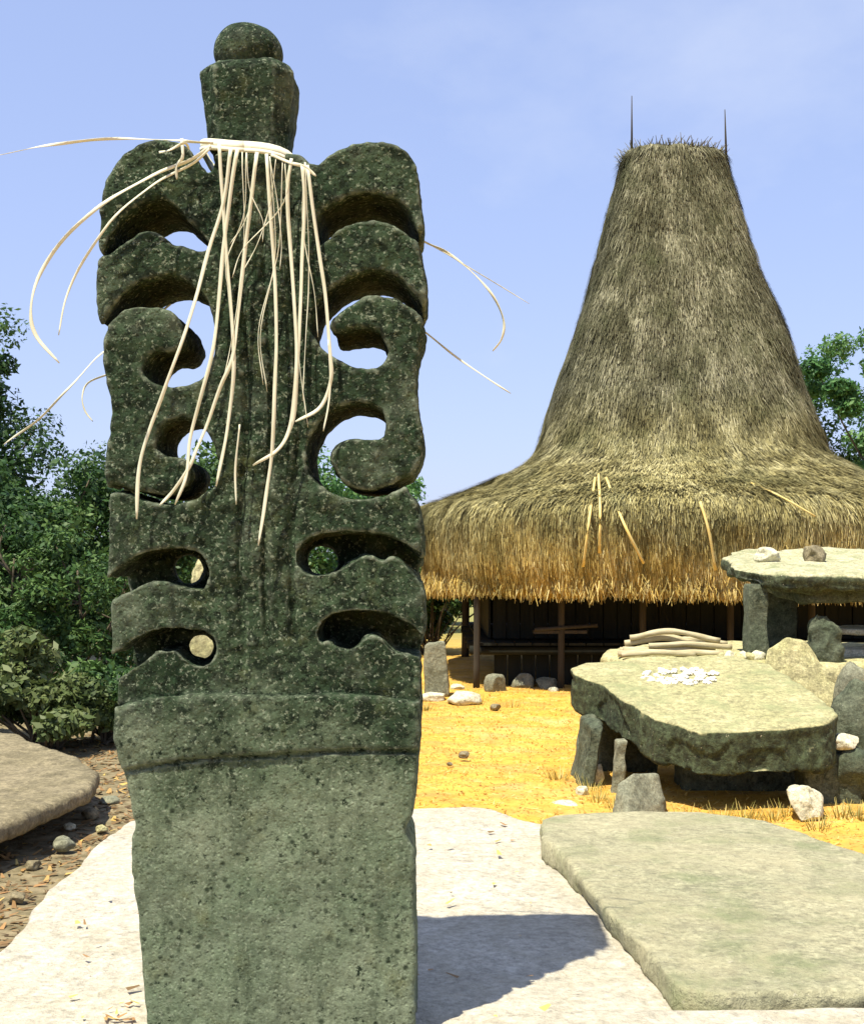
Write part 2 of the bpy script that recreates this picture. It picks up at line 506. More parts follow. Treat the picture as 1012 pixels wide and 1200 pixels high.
def ground_mat():
    t = NT('dry_earth')
    a = t.mix(t.ramp(t.noise(.55, 6, .6), [(.35, 0.0), (.65, 1.0)]), (.60, .335, .05), (.65, .40, .085))
    a = t.mix(t.ramp(t.noise(3.5, 8, .7), [(.46, 0.0), (.64, .8)]), a, (.47, .25, .04))
    a = t.mix(t.ramp(t.noise(6, 6, .65, t.mapping(loc=(4, 2, 0))), [(.56, 0.0), (.70, .8)]), a, (.70, .52, .22))
    a = t.mix(t.ramp(t.noise(1.6, 7, .7, t.mapping(loc=(7, 7, 0))), [(.48, 0.0), (.66, .8)]), a, (.40, .24, .075))
    a = t.mix(t.ramp(t.noise(.8, 5, .65, t.mapping(loc=(2, 9, 0))), [(.54, 0.0), (.70, .6)]), a, (.72, .50, .22))
    xyz = t.sep()
    wx = t.math('ADD', xyz[0], t.math('MULTIPLY', t.math('SUBTRACT', t.noise(1.1, 4, .6), .5), 1.6))
    soil = t.ramp(t.math('DIVIDE', t.math('ADD', wx, 3.0), 3.0), [(.30, 1.0), (.62, 0.0)])
    sc = t.mix(t.ramp(t.noise(7, 7, .68), [(.38, 0.0), (.62, 1.0)]), (.13, .11, .06), (.27, .22, .13))
    a = t.mix(soil, a, sc)
    far = t.ramp(t.math('DIVIDE', xyz[1], 60.0), [(.42, 0.0), (.6, 1.0)])
    a = t.mix(far, a, t.mix(t.noise(.4, 4, .6), (.14, .17, .05), (.30, .25, .09)))
    n = t.bump(t.noise(4, 9, .7), .6, .06)
    n = t.bump(t.noise(45, 5, .7), .6, .012, n)
    return t.done(a, .95, n, .1)
M['ground'] = ground_mat()

def leaf_mat(name, stops):
    t = NT(name)
    col = t.ramp(t.attr(), stops)
    t.done(col, .55, None, .3)
    tr = t.n.new('ShaderNodeBsdfTranslucent'); mx = t.n.new('ShaderNodeMixShader'); mx.inputs[0].default_value = .28
    t.l.new(col, tr.inputs['Color']); t.l.new(t.b.outputs[0], mx.inputs[1]); t.l.new(tr.outputs[0], mx.inputs[2])
    t.l.new(mx.outputs[0], t.n['Material Output'].inputs['Surface'])
    return t.m
M['leaf_dark'] = leaf_mat('dark_leaves', [(0, (.016, .045, .012)), (.5, (.042, .10, .022)), (1, (.12, .20, .05))])
M['leaf_mid'] = leaf_mat('green_leaves', [(0, (.03, .09, .025)), (.5, (.065, .17, .045)), (1, (.16, .29, .09))])
M['leaf_olive'] = leaf_mat('olive_leaves', [(0, (.045, .075, .02)), (.5, (.09, .125, .035)), (1, (.16, .19, .07))])
M['straw_bits'] = leaf_mat('dry_litter', [(0, (.40, .22, .04)), (.5, (.60, .39, .08)), (1, (.66, .50, .18))])
M['litter'] = leaf_mat('leaf_litter', [(0, (.07, .05, .025)), (.45, (.22, .14, .06)), (.8, (.42, .24, .10)), (1, (.66, .48, .14))])

def thatch_mat():
    t = NT('weathered_thatch')
    v = t.attr()
    zed = t.sep()[2]
    col_up = t.ramp(v, [(0, (.062, .062, .034)), (.5, (.185, .178, .105)), (1, (.40, .38, .25))])
    col_dn = t.ramp(v, [(0, (.16, .135, .05)), (.45, (.39, .34, .14)), (1, (.62, .56, .28))])
    col_lip = t.ramp(v, [(0, (.36, .235, .05)), (.5, (.64, .46, .13)), (1, (.78, .64, .29))])
    zj = t.math('ADD', zed, t.math('MULTIPLY', t.math('SUBTRACT', t.noise(1.3, 4, .6), .5), .9))
    c = t.mix(t.ramp(t.math('DIVIDE', zj, 10.0), [(.33, 1.0), (.50, 0.0)]), col_up, col_dn)
    c = t.mix(t.ramp(t.math('DIVIDE', zj, 10.0), [(.185, 1.0), (.26, 0.0)]), c, col_lip)
    mpv = t.mapping((5, 5, .35))
    c = t.mix(t.ramp(t.noise(1.6, 6, .65, mpv), [(.45, 0.0), (.66, .72)]), c, (.065, .062, .032))
    mold = t.ramp(t.noise(.9, 6, .65), [(.52, 0.0), (.68, .55)])
    c = t.mix(mold, c, (.085, .095, .04))
    n = t.bump(t.noise(2.2, 7, .7, t.mapping((9, 9, .6))), .8, .06)
    return t.done(c, .95, n, .1)
M['thatch'] = thatch_mat()

def plain(name, c0, c1, scale=8, stretch=(1, 1, 1), rough=.8, bump=.4, bd=.01):
    t = NT(name)
    nz = t.noise(scale, 6, .65, t.mapping(stretch))
    return t.done(t.mix(t.ramp(nz, [(.3, 0.0), (.7, 1.0)]), c0, c1), rough, t.bump(nz, bump, bd), .2)
M['wood'] = plain('weathered_timber', (.028, .024, .017), (.06, .05, .035), 3, (6, 6, .5))  # timber darkened so the posts carry under-eave shade in their colour
M['wood_dark'] = plain('shade_dark_boards', (.008, .010, .007), (.018, .019, .013), 3, (5, 5, .5))  # near-black: the shade under the eaves is put into the board colour
M['wood_pale'] = plain('bleached_pole', (.30, .25, .13), (.55, .49, .32), 4, (1, 6, 6))
M['bark'] = plain('tree_bark', (.06, .05, .032), (.15, .125, .085), 4, (5, 5, 1.0), .95, .8, .03)
M['strip'] = plain('dried_palm_strip', (.56, .545, .385), (.70, .685, .53), 9, (3, 3, 1), .6, .2, .002)
M['bamboo'] = plain('yellow_bamboo', (.62, .45, .12), (.74, .60, .26), 5, (1, 1, 1), .6, .2, .004)
M['kernel'] = plain('white_kernels', (.76, .72, .60), (.84, .81, .72), 30)

# ------------------------------------------------------------------ ground
def gz_of(x, y):
    return 0.05 * vnoise(np.stack([x, y, 0 * x], 1), .45, 3) + .02 * vnoise(np.stack([x, y, 0 * x], 1), 1.6, 4)
u = np.linspace(-1, 1, 241)
gx = 14 * u + 600 * u ** 7
gy = 14 + 16 * u + 700 * u ** 7
X, Yg = np.meshgrid(gx, gy, indexing='ij')
gv = np.stack([X.ravel(), Yg.ravel(), gz_of(X.ravel(), Yg.ravel())], 1)
ii = np.arange(240)[:, None] * 241 + np.arange(240)[None, :]
ii = ii.ravel()
gf = np.stack([ii, ii + 241, ii + 242, ii + 1], 1)
part('ground', gv, gf, M['ground'], base=(0, 0, 0))['kind'] = 'structure'

# ------------------------------------------------------------------ carved monument
D, TH, SZ = 4.10, 0.41, 0.55             # front face distance, thickness, top of the slab it stands on
def m2(poly):                            # photo outline on the front face plane -> metres (x, z)
    p = np.asarray(poly, float)
    return np.stack([(p[:, 0] - CX) / FPX * D, CH + (HY - p[:, 1]) / FPX * D], 1)
OUT = [(345, 176), (368, 197), (385, 181), (405, 168), (440, 164), (470, 170), (483, 180), (490, 197), (494, 230), (495, 262), (491, 276),
       (487, 281), (492, 290), (498, 318), (499, 348), (497, 359), (490, 364), (497, 376), (495, 392), (490, 412), (487, 450), (490, 480), (497, 508), (496, 530),
       (487, 550), (478, 562), (474, 573), (486, 584), (495, 608), (496, 662), (487, 668), (496, 690), (498, 722), (496, 758), (492, 768),
       (493, 800), (492, 835), (250, 845), (133, 835), (133, 808), (136, 796), (128, 786), (127, 770), (126, 716), (131, 702), (124, 690), (123, 680), (126, 620), (125, 582), (132, 569), (134, 574),
       (126, 578), (121, 558), (123, 530), (128, 500), (127, 470), (121, 440), (119, 410), (122, 392), (127, 381), (120, 380), (114, 370), (112, 350), (112, 318),
       (115, 303), (121, 297), (116, 293), (113, 284), (114, 264), (118, 234), (126, 205), (138, 183), (155, 170), (176, 162), (200, 163), (222, 172), (232, 186), (240, 199), (250, 199), (249, 172)]
SLOTS = [
 [(117, 299), (130, 277), (148, 250), (168, 236), (188, 232), (203, 238), (222, 258), (240, 280), (245, 288), (236, 294), (215, 291), (200, 285), (188, 272), (166, 269), (145, 281), (128, 296)],
 [(115, 383), (135, 352), (158, 331), (190, 321), (215, 325), (238, 345), (252, 375), (253, 405), (246, 433), (226, 449), (195, 454), (174, 447), (164, 436), (170, 420), (182, 410), (200, 412), (212, 406), (217, 392), (211, 376), (200, 364), (184, 357), (158, 356), (140, 363), (122, 386)],
 [(188, 534), (180, 524), (183, 504), (196, 492), (215, 489), (235, 497), (250, 515), (257, 540), (255, 560), (243, 577), (220, 589), (185, 591), (155, 582), (138, 573), (120, 580), (126, 566), (150, 572), (185, 580), (208, 577), (219, 565), (222, 550), (216, 539), (204, 534)],
 [(372, 246), (390, 238), (412, 228), (440, 223), (465, 232), (481, 250), (494, 276), (485, 281), (470, 267), (450, 259), (425, 257), (400, 265), (381, 281), (371, 290)],
 [(500, 361), (482, 338), (462, 321), (438, 315), (410, 322), (385, 338), (368, 360), (361, 383), (372, 405), (395, 422), (425, 432), (446, 430), (455, 416), (452, 397), (440, 383), (415, 383), (395, 389), (387, 384), (390, 375), (405, 362), (420, 352), (438, 346), (460, 349), (480, 360), (492, 372)],
 [(451, 516), (454, 495), (446, 478), (425, 470), (400, 473), (378, 487), (364, 507), (357, 535), (362, 557), (380, 574), (405, 584), (435, 585), (458, 579), (478, 567), (492, 556), (478, 556), (455, 569), (432, 575), (410, 571), (395, 558), (387, 540), (389, 524), (402, 516), (425, 513)]]
BLIND = [
 [(112, 688), (138, 664), (160, 649), (190, 642), (222, 642), (240, 652), (246, 670), (240, 690), (222, 692), (203, 686), (185, 681), (166, 685), (148, 696), (131, 704), (112, 706)],
 [(114, 778), (145, 757), (170, 742), (200, 735), (235, 737), (250, 748), (254, 762), (246, 778), (232, 782), (215, 774), (203, 761), (194, 765), (183, 761), (175, 772), (155, 783), (138, 795), (116, 800)],
 [(510, 674), (492, 650), (470, 633), (440, 623), (400, 622), (365, 627), (348, 642), (347, 660), (355, 672), (375, 675), (398, 668), (415, 655), (432, 650), (449, 659), (457, 652), (468, 655), (482, 668), (494, 687), (510, 690)],
 [(510, 766), (495, 745), (475, 726), (440, 716), (405, 716), (380, 722), (370, 740), (375, 756), (384, 750), (392, 760), (408, 764), (418, 760), (425, 748), (440, 745), (450, 752), (460, 764), (478, 768), (510, 772)]]
HOLES = [(222, 668, 18), (236, 757, 15.5), (378, 657, 19)]

mon_base = P(320, 1211, D); mon_base = np.array([mon_base[0], D + TH / 2, SZ])
mon = thing('carved_monument', mon_base, 'tall dark lichen-covered stone monument with carved scrolls and a ball on top', 'monument')
h = 0.0072
gx = np.arange(-1.18, 0.05, h); gzv = np.arange(1.50, 3.56, h); gyv = np.arange(D - 0.06, D + TH + 0.05, h)
X, Z = np.meshgrid(gx, gzv, indexing='ij')
d2 = sd_poly(X, Z, smooth_poly(m2(OUT), 1))
for s in SLOTS:
    d2 = np.maximum(d2, -sd_poly(X, Z, smooth_poly(m2(s), 1)))
blind = np.full(X.shape, 1e9)
for s in BLIND:
    blind = np.minimum(blind, sd_poly(X, Z, smooth_poly(m2(s), 1)))
# low relief of the front: grooves along the stem and a bevel of each scroll toward its edge
px = X / D * FPX + CX; py = HY - (Z - CH) / D * FPX
groove = np.zeros(X.shape)
for gx0, w in ((284, 5.0), (345, 5.0), (313, 3.5)):
    c0 = gx0 + 5 * np.sin(py / 60.0)
    groove += 0.018 * np.exp(-((px - c0) / w) ** 2) * np.clip((py - 205) / 40, 0, 1) * np.clip((800 - py) / 60, 0, 1)
front = D + groove + 0.018 * np.clip((py - 300) / 400, 0, 1)
Yy = gyv[None, None, :]
dy = np.maximum(front[:, :, None] - Yy, Yy - (D + TH))
f = rext(d2[:, :, None] + 0 * Yy, dy, 0.013)
cut = np.maximum(blind[:, :, None] + 0 * Yy, Yy - (D + 0.31))
f = np.maximum(f, -cut)
for hx, hy, hr in HOLES:
    c = m2([(hx, hy)])[0]; rr = hr / FPX * D
    sc = Yy / D                                         # drilled toward the viewing side, widening to the back
    dh = np.sqrt((X[:, :, None] - c[0] * sc) ** 2 + ((Z[:, :, None] - CH) - (c[1] - CH) * sc) ** 2) - rr
    f = np.maximum(f, -np.maximum(dh, D + 0.15 - Yy))
V, F = surface_nets(np.ascontiguousarray(np.transpose(f, (0, 2, 1))), (gx[0], gyv[0], gzv[0]), h)
N = vnormals(V, F)
V = V + N * (0.006 * fbm(V, 9, 2, 1) + 0.0045 * fbm(V, 30, 2, 2))[:, None]
part('openwork_panel', V, F, M['monument'], mon)
# lower shaft
SH = [(134, 817), (300, 812), (492, 815), (493, 840), (491, 890), (486, 950), (480, 964), (474, 974), (481, 986), (487, 1000), (487, 1100), (486, 1236), (176, 1236), (168, 1160), (158, 1060), (151, 985), (160, 970), (153, 955), (146, 915), (140, 900), (135, 870)]
gzv = np.arange(SZ - 0.12, 1.72, h)
X, Z = np.meshgrid(gx, gzv, indexing='ij')
d2 = sd_poly(X, Z, smooth_poly(m2(SH), 1))
px = X / D * FPX + CX; py = HY - (Z - CH) / D * FPX
crack = 884 + 24 * np.clip((260 - px) / 120, 0, 1) ** 1.5 - 4 * np.sin(px / 55.0)
front = D - 0.016 + 0.012 * np.clip((py - crack) / 6, 0, 1) + 0.024 * np.exp(-((py - crack) / 2.6) ** 2)
Yy = gyv[None, None, :]
dy = np.maximum(front[:, :, None] - Yy, Yy - (D + TH + 0.012))
f = rext(d2[:, :, None] + 0 * Yy, dy, 0.020)
V, F = surface_nets(np.ascontiguousarray(np.transpose(f, (0, 2, 1))), (gx[0], gyv[0], gzv[0]), h)
N = vnormals(V, F)
V = V + N * (0.006 * fbm(V, 7, 3, 1) + 0.003 * fbm(V, 30, 2, 2))[:, None]
part('shaft', V, F, M['monument'], mon)
# head block: eight-sided, wider at the top
hb_c = P(294, 130, D + .17)
blk = []
gxb = np.arange(-.24, .24, h); gzb = np.arange(-.22, .20, h); gyb = np.arange(-.24, .24, h)
X, Yb, Z = np.meshgrid(gxb, gyb, gzb, indexing='ij')
wid = 1.0 - 0.14 * np.clip((0.05 - Z) / 0.2, 0, 1) - .10 * np.clip((Z - .095) / 0.03, 0, 1)
dxy = np.maximum(np.maximum(np.abs(X) - .155 * wid, np.abs(Yb) - .152 * wid), (np.abs(X) + np.abs(Yb)) * .7071 - .178 * wid)
f = rext(dxy, np.abs(Z + .018) - .150, .022)
V, F = surface_nets(f, (gxb[0] + hb_c[0], gyb[0] + hb_c[1], gzb[0] + hb_c[2]), h)
N = vnormals(V, F)
V = V + N * (0.006 * fbm(V, 9, 3, 6) + 0.003 * fbm(V, 30, 2, 2))[:, None]
part('head_block', V, F, M['monument'], mon)
V, F = ico(5); V = V.copy()
kc = P(291, 64, D + .17)
R = .118
V = V * np.array([R, R, R * .84]); 
V = V * (1 + 0.035 * fbm(V, 9, 3, 8))[:, None] + kc
part('ball_finial', V, F, M['monument'], mon)

# ------------------------------------------------------------------ foreground slabs
def slab_thing(name, poly, z0, z1, mat, label, cat='stone slab', **kw):
    V, F = slab(poly, z0, z1, **kw)
    return tag(part(name, V, F, M[mat]), label, cat)
slab_thing('tomb_slab', [(-1.62, 7.62), (-1.86, 7.3), (-1.80, 6.2), (-1.72, 5.0), (-1.78, 3.4), (-1.6, 2.4), (1.45, 2.4), (1.45, 6.9), (.66, 7.25), (.30, 7.9), (.05, 7.85), (-.6, 7.72)], -.05, SZ,
           'white_slab', 'broad pale sunlit tomb slab that the carved monument stands on', r=.018, amp=.014, seed=1, h=.026, wob=.05)
slab_thing('tomb_slab', [(.57, 6.80), (.62, 7.12), (.9, 7.2), (1.78, 7.28), (2.14, 6.15), (2.6, 5.1), (2.75, 4.2), (1.2, 4.18), (.83, 4.19), (.78, 4.6), (.68, 5.7)], SZ - .02, .645,
           'grey_slab', 'worn grey-green tomb slab lying on the pale slab, dirt streak across it', r=.014, amp=.012, seed=2, h=.022, wob=.03, side=.02)
slab_thing('tomb_slab', [(.06, 3.96), (.24, 4.10), (.7, 4.14), (1.5, 4.15), (2.5, 4.12), (2.5, 2.7), (.06, 2.7)], SZ + .002, .625,
           'white_slab', 'low pale slab edge laid against the grey-green slab beside the monument foot', r=.03, amp=.008, seed=4, h=.02, wob=.015)
slab_thing('fallen_slab', [(-2.58, 10.2), (-3.3, 11.4), (-4.5, 13.1), (-7, 13.6), (-7.2, 7.6), (-3.1, 7.7), (-2.86, 8.6)], .14, .30,
           'brown_slab', 'flat brown slab beside the shrubs, pointed toward the monument', r=.03, amp=.02, seed=5, h=.04, wob=.05, tilt=(.02, .01))

# ------------------------------------------------------------------ palm strips tied round the neck
gar = thing('palm_strip_garland', P(296, 180, D - .02), 'pale dried palm strips tied round the monument neck, hanging and blowing loose', 'garland')
def strip(pts, w=.019, twist=.12, n=None, name='palm_strip', face=(0, -1, 0), thick=.0022):
    P3 = [P(p[0], p[1] + (3 if j else -2), D - .035 if len(p) < 3 else p[2]) for j, p in enumerate(pts)]
    path = spline(P3, n or max(14, len(pts) * 5))
    path = path + 0.004 * np.stack([vnoise(path, 7, 1), vnoise(path, 7, 2), vnoise(path, 7, 3)], 1)
    ww = w * (1 + .18 * vnoise(path, 9, 5)); ww[-3:] *= (.9, .7, .35)
    V, F = ribbon(path, ww * .62, thick * .55, twist * 2.2, face)
    return part(name, V, F, M['strip'], gar)
# neck band (wraps the stem just under the head block)
bp = []
for a in np.linspace(0, 2 * math.pi, 40):
    bx = math.cos(a - math.pi / 2); by = math.sin(a - math.pi / 2)
    k = (abs(bx) ** 4 + abs(by) ** 4) ** -.25
    c = P(296, 191, D + .17)
    bp.append(c + np.array([bx * k * .160, by * k * .196, -.026 * bx * k + .006 * math.sin(3 * a)]))
V, F = ribbon(np.array(bp), .005, .020, .1, (0, 0, 1)); part('neck_band', V, F, M['strip'], gar)
V, F = ribbon(np.array(bp) * [1, 1, 1] + [0, 0, -.018], .008, .010, .1, (0, 0, 1)); part('neck_band', V, F, M['strip'], gar)
f0 = D - .028
ST = [
 [(257, 170), (261, 230), (267, 310), (274, 395), (273, 440), (266, 505), (254, 566)],
 [(271, 176), (263, 228), (240, 310, f0 - .02), (216, 390, f0 - .03), (192, 455, f0 - .03), (172, 510, f0 - .03), (163, 552), (161, 606)],
 [(279, 176), (268, 240), (258, 335), (251, 400), (236, 462), (223, 512), (219, 555), (206, 588)],
 [(302, 180), (290, 270), (281, 350), (274, 410), (259, 448), (245, 490), (232, 520), (222, 545), (204, 572), (188, 589)],
 [(313, 182), (319, 280), (323, 380), (322, 450), (319, 520), (311, 580), (303, 636)],
 [(342, 188), (337, 228), (342, 330), (347, 410), (345, 460), (339, 500), (324, 525), (297, 543)],
 [(354, 196), (357, 235), (353, 300), (349, 400), (346, 470), (341, 500)],
 [(360, 196), (371, 275), (380, 345), (386, 412), (387, 440), (375, 474), (346, 491)],
 [(384, 400), (386, 440), (384, 475), (379, 502)],
 [(281, 500), (277, 545), (277, 588)]]
for k, s in enumerate(ST):
    strip(s, .0185 if k < 8 else .010, .18)
strip([(318, 183), (340, 188), (356, 193), (370, 204)], .020, .2)
_r = np.random.default_rng(55)
for k in range(12):                                    # thin frayed fibres between the strips
    x0 = _r.uniform(254, 360); x1 = x0 + _r.normal(-8, 16); ln = _r.uniform(90, 330)
    strip([(x0, 174 + (x0 - 254) * .18), (x0 * .7 + x1 * .3 + _r.normal(0, 4), 180 + ln * .4), (x1, 180 + ln * .75), (x1 + _r.normal(-4, 8), 180 + ln)], .0055, .5)
b0 = D - .05
strip([(250, 169), (228, 163), (205, 161, b0), (150, 159, b0 - .1), (100, 162, b0 - .2), (50, 168, b0 - .3), (-12, 181, b0 - .45)], .015, .5)
strip([(247, 172), (222, 184, b0), (180, 201, b0), (125, 232, b0), (78, 274, b0), (46, 320, b0), (36, 360, b0), (42, 390, b0), (70, 422, b0)], .019, .3)
strip([(247, 174), (225, 188, b0), (180, 212, b0), (135, 250, b0), (100, 300, b0), (78, 345, b0), (69, 390, b0)], .014, .3)
strip([(213, 164, b0), (214, 180, b0 - .02), (207, 190, b0 - .01), (207, 206, b0)], .017, .3)
strip([(187, 180, b0), (200, 172, b0 - .02), (216, 164, b0 - .03), (222, 172, b0)], .014, .3)
bk = D + TH + .04
strip([(270, 300, bk), (160, 385, bk), (117, 413, bk), (80, 454, bk), (45, 489, bk), (4, 518, bk)], .013, .4)
strip([(130, 440, bk), (104, 446, bk), (97, 462, bk), (100, 479, bk), (109, 492, bk)], .011, .3)
strip([(330, 195, bk), (420, 235, bk), (495, 278, bk), (522, 291, bk), (552, 313, bk), (577, 342, bk), (590, 372, bk), (588, 394, bk), (577, 409, bk)], .015, .5)
strip([(420, 240, bk), (497, 279, bk), (560, 315, bk), (620, 353, bk)], .005, .2)
strip([(340, 300, bk), (440, 345, bk), (498, 386, bk), (532, 413, bk), (570, 440, bk), (598, 458, bk)], .012, .4)

# ------------------------------------------------------------------ thatched house
HX, HYc = (786 - CX) / FPX * 23.4, 23.4
house = thing('thatched_house', (HX, HYc, 0), 'tall peaked thatched house with flared straw eaves on posts', 'house')
PROF = [(4.42, 1.62, 3), (4.54, 1.72, 3), (4.66, 2.05, 3), (4.74, 2.5, 3), (4.74, 2.82, 3), (4.58, 3.02, 3), (4.15, 3.16, 3), (3.60, 3.36, 3.1), (3.08, 3.62, 3.2), (2.72, 3.86, 3.4), (2.50, 4.10, 3.7), (2.37, 4.42, 4),
        (2.16, 5.05, 4), (1.88, 5.95, 4), (1.58, 6.92, 4), (1.30, 7.90, 4), (1.08, 8.9, 4), (.97, 9.38, 4), (.88, 9.56, 4)]
prof = spline(np.array(PROF), 150)
NU = 220
def ring(r, z, n, u, ry=None):
    c, s = np.cos(u), np.sin(u)
    return np.stack([HX + r * np.sign(c) * np.abs(c) ** (2 / n), HYc + (ry or r) * np.sign(s) * np.abs(s) ** (2 / n), z + 0 * u], 1)
_ut = np.linspace(0, 2 * np.pi, 20001)                 # angles spaced evenly along the outline
_c, _s = np.cos(_ut), np.sin(_ut)
_px = np.sign(_c) * np.abs(_c) ** .5; _py = np.sign(_s) * np.abs(_s) ** .5
_al = np.concatenate([[0], np.cumsum(np.hypot(np.diff(_px), np.diff(_py)))]); _al /= _al[-1]
def even(f): return np.interp(f, _al, _ut)
uu = even(np.linspace(0, 1, NU, endpoint=False))
rows = [ring(p[0], p[1], p[2], uu) for p in prof]
rows.append(ring(.45, 9.66, 4, uu)); rows.append(ring(.02, 9.70, 4, uu))
inner = [ring(4.05, 1.66, 3, uu), ring(3.9, 2.2, 3, uu), ring(3.0, 2.7, 4, uu), ring(1.9, 3.2, 4, uu), ring(.02, 3.5, 4, uu)]
rows = inner[::-1] + rows
Vr = np.concatenate(rows); nr = len(rows)
a = np.arange(nr - 1)[:, None] * NU; b = np.arange(NU)[None, :]; bn = (b + 1) % NU
Fr = np.stack([a + b, a + bn, a + NU + bn, a + NU + b], 2).reshape(-1, 4)
N = vnormals(Vr, Fr)
def course(p):                                           # overlapping courses, each butt end standing a little proud
    q = p[:, 2] * 2.0 + .5 * vnoise(p * np.array([1, 1, .2]), 1.2, 21)
    return (1 - (q - np.floor(q))) - .5
def relief(p): return vnoise(p * np.array([4, 4, .35]), 1.0, 3) * .6 + fbm(p, .7, 3, 5) + .55 * fbm(p * np.array([1, 1, .5]), 3.0, 3, 25) + .16 * course(p)
streak = relief(Vr)
outer = (np.arange(len(Vr)) >= 5 * NU)
Vr = Vr + N * (.058 * streak * outer)[:, None]
Vr[5 * NU:6 * NU * 1 + 4 * NU, 2] += 0.10 * vnoise(Vr[5 * NU:10 * NU] * np.array([1, 1, 0]), 1.5, 6)
tint = np.clip(.46 + .25 * vnoise(Vr * np.array([6, 6, .5]), 1.0, 7), 0, 1)
roof = part('thatch_roof', Vr, Fr, M['thatch'], house, tint=tint)
# straw
def straw(nb, seed):
    r = np.random.default_rng(seed)
    dl = np.linalg.norm(np.diff(prof[:, :2], axis=0), axis=1)
    w = dl * (prof[:-1, 0] + prof[1:, 0]); cdf = np.cumsum(w) / w.sum()
    k = np.searchsorted(cdf, r.random(nb)); k = np.clip(k, 0, len(dl) - 1)
    fr = r.random(nb)
    p = prof[k] * (1 - fr[:, None]) + prof[k + 1] * fr[:, None]
    uang = r.random(nb)
    # more straw on the sides that are in view
    sw = r.random(nb) < .8
    uang = even(np.where(sw, .47 + r.random(nb) * .56, uang) % 1.0)
    def pt(pp, ua):
        c, s = np.cos(ua), np.sin(ua)
        return np.stack([HX + pp[:, 0] * np.sign(c) * np.abs(c) ** (2 / pp[:, 2]), HYc + pp[:, 0] * np.sign(s) * np.abs(s) ** (2 / pp[:, 2]), pp[:, 1]], 1)
    A = pt(p, uang); A2 = pt(p, uang + .004)
    tdir = (prof[k] - prof[k + 1]); q = p + tdir / (np.linalg.norm(tdir[:, :2], axis=1, keepdims=True)) * .2
    q[:, 2] = p[:, 2]
    B = pt(q, uang)
    dn = B - A; dn /= np.linalg.norm(dn, axis=1, keepdims=True) + 1e-9
    sd = A2 - A; sd /= np.linalg.norm(sd, axis=1, keepdims=True) + 1e-9
    nm = np.cross(dn, sd); nm /= np.linalg.norm(nm, axis=1, keepdims=True) + 1e-9
    ctr = np.array([HX, HYc, 0]); out = (A - ctr) * [1, 1, 0]
    nm = np.where(((nm * out).sum(1) < 0)[:, None], -nm, nm)
    L = r.uniform(.06, .24, nb); W = r.uniform(.009, .024, nb)
    dn = dn + sd * r.normal(0, .14, nb)[:, None]
    offs = .058 * relief(A)
    A = A + nm * (offs + r.uniform(-.02, .035, nb))[:, None]
    tip = A + dn * L[:, None] + nm * (r.random(nb) ** 3 * .05)[:, None]
    sdv = sd * (W / 2)[:, None]
    V = np.stack([A - sdv, A + sdv, tip + sdv * .35, tip - sdv * .35], 1).reshape(-1, 3)
    F = np.arange(nb * 4).reshape(-1, 4)
    clump = .5 + .35 * vnoise(A * np.array([5, 5, .5]), 1.0, 7)
    t = np.clip(clump - .08 + r.normal(0, .24, nb) + .28 * fbm(A, 2.1, 3, 15), 0, 1)
    return V, F, np.repeat(t, 4)
V, F, t = straw(190000, 3)
o = part('thatch_straw', V, F, M['thatch'], roof, smooth=False, tint=t); o['kind'] = 'stuff'
# eave fringe
nb = 14000; r = np.random.default_rng(9)
ua = even(.465 + .57 * r.random(nb) - (.0)); rad = r.uniform(4.25, 4.62, nb)
c, s = np.cos(ua), np.sin(ua)
A = np.stack([HX + rad * np.sign(c) * np.abs(c) ** (2 / 3), HYc + rad * np.sign(s) * np.abs(s) ** (2 / 3), r.uniform(1.62, 1.95, nb)], 1)
L = r.uniform(.03, .13, nb) * (1 + .5 * vnoise(A * np.array([1, 1, 0]), 2.2, 9))
tip = A + np.stack([r.normal(0, .05, nb), r.normal(-.03, .05, nb), -L - .1], 1)
sdv = np.stack([np.full(nb, .009), r.normal(0, .004, nb), 0 * L], 1)
V = np.stack([A - sdv, A + sdv, tip + sdv * .3, tip - sdv * .3], 1).reshape(-1, 3)
o = part('eave_fringe', V, np.arange(nb * 4).reshape(-1, 4), M['thatch'], roof, smooth=False, tint=np.repeat(np.clip(.55 + r.normal(0, .22, nb), 0, 1), 4)); o['kind'] = 'stuff'
# loose ridge tufts and the two ridge spikes
nb = 900; ang = r.random(nb) * 2 * np.pi; rad = r.random(nb) ** .5 * .95
A = np.stack([HX + rad * np.cos(ang), HYc + rad * np.sin(ang) * .9, 9.48 + .1 * r.random(nb)], 1)
dirn = np.stack([np.cos(ang) * .5 + r.normal(0, .5, nb), np.sin(ang) * .4 + r.normal(0, .4, nb), r.uniform(.1, .9, nb)], 1)
dirn /= np.linalg.norm(dirn, axis=1, keepdims=True)
tip = A + dirn * r.uniform(.1, .28, nb)[:, None]
sdv = np.stack([np.full(nb, .012), 0 * rad, 0 * rad], 1)
V = np.stack([A - sdv, A + sdv, tip + sdv * .3, tip - sdv * .3], 1).reshape(-1, 3)
o = part('ridge_tufts', V, np.arange(nb * 4).reshape(-1, 4), M['thatch'], roof, smooth=False, tint=np.repeat(np.clip(.65 + r.normal(0, .25, nb), 0, 1), 4)); o['kind'] = 'stuff'
for xp, yt in ((740, 112), (849, 128)):
    p0 = P(xp + (2 if xp > 800 else 0), 200, HYc); p1 = P(xp, yt, HYc)
    V, F = tube([p0, (p0 + p1) / 2, p1], [.028, .02, .008], 6)
    part('ridge_spike', V, F, M['wood'], house)
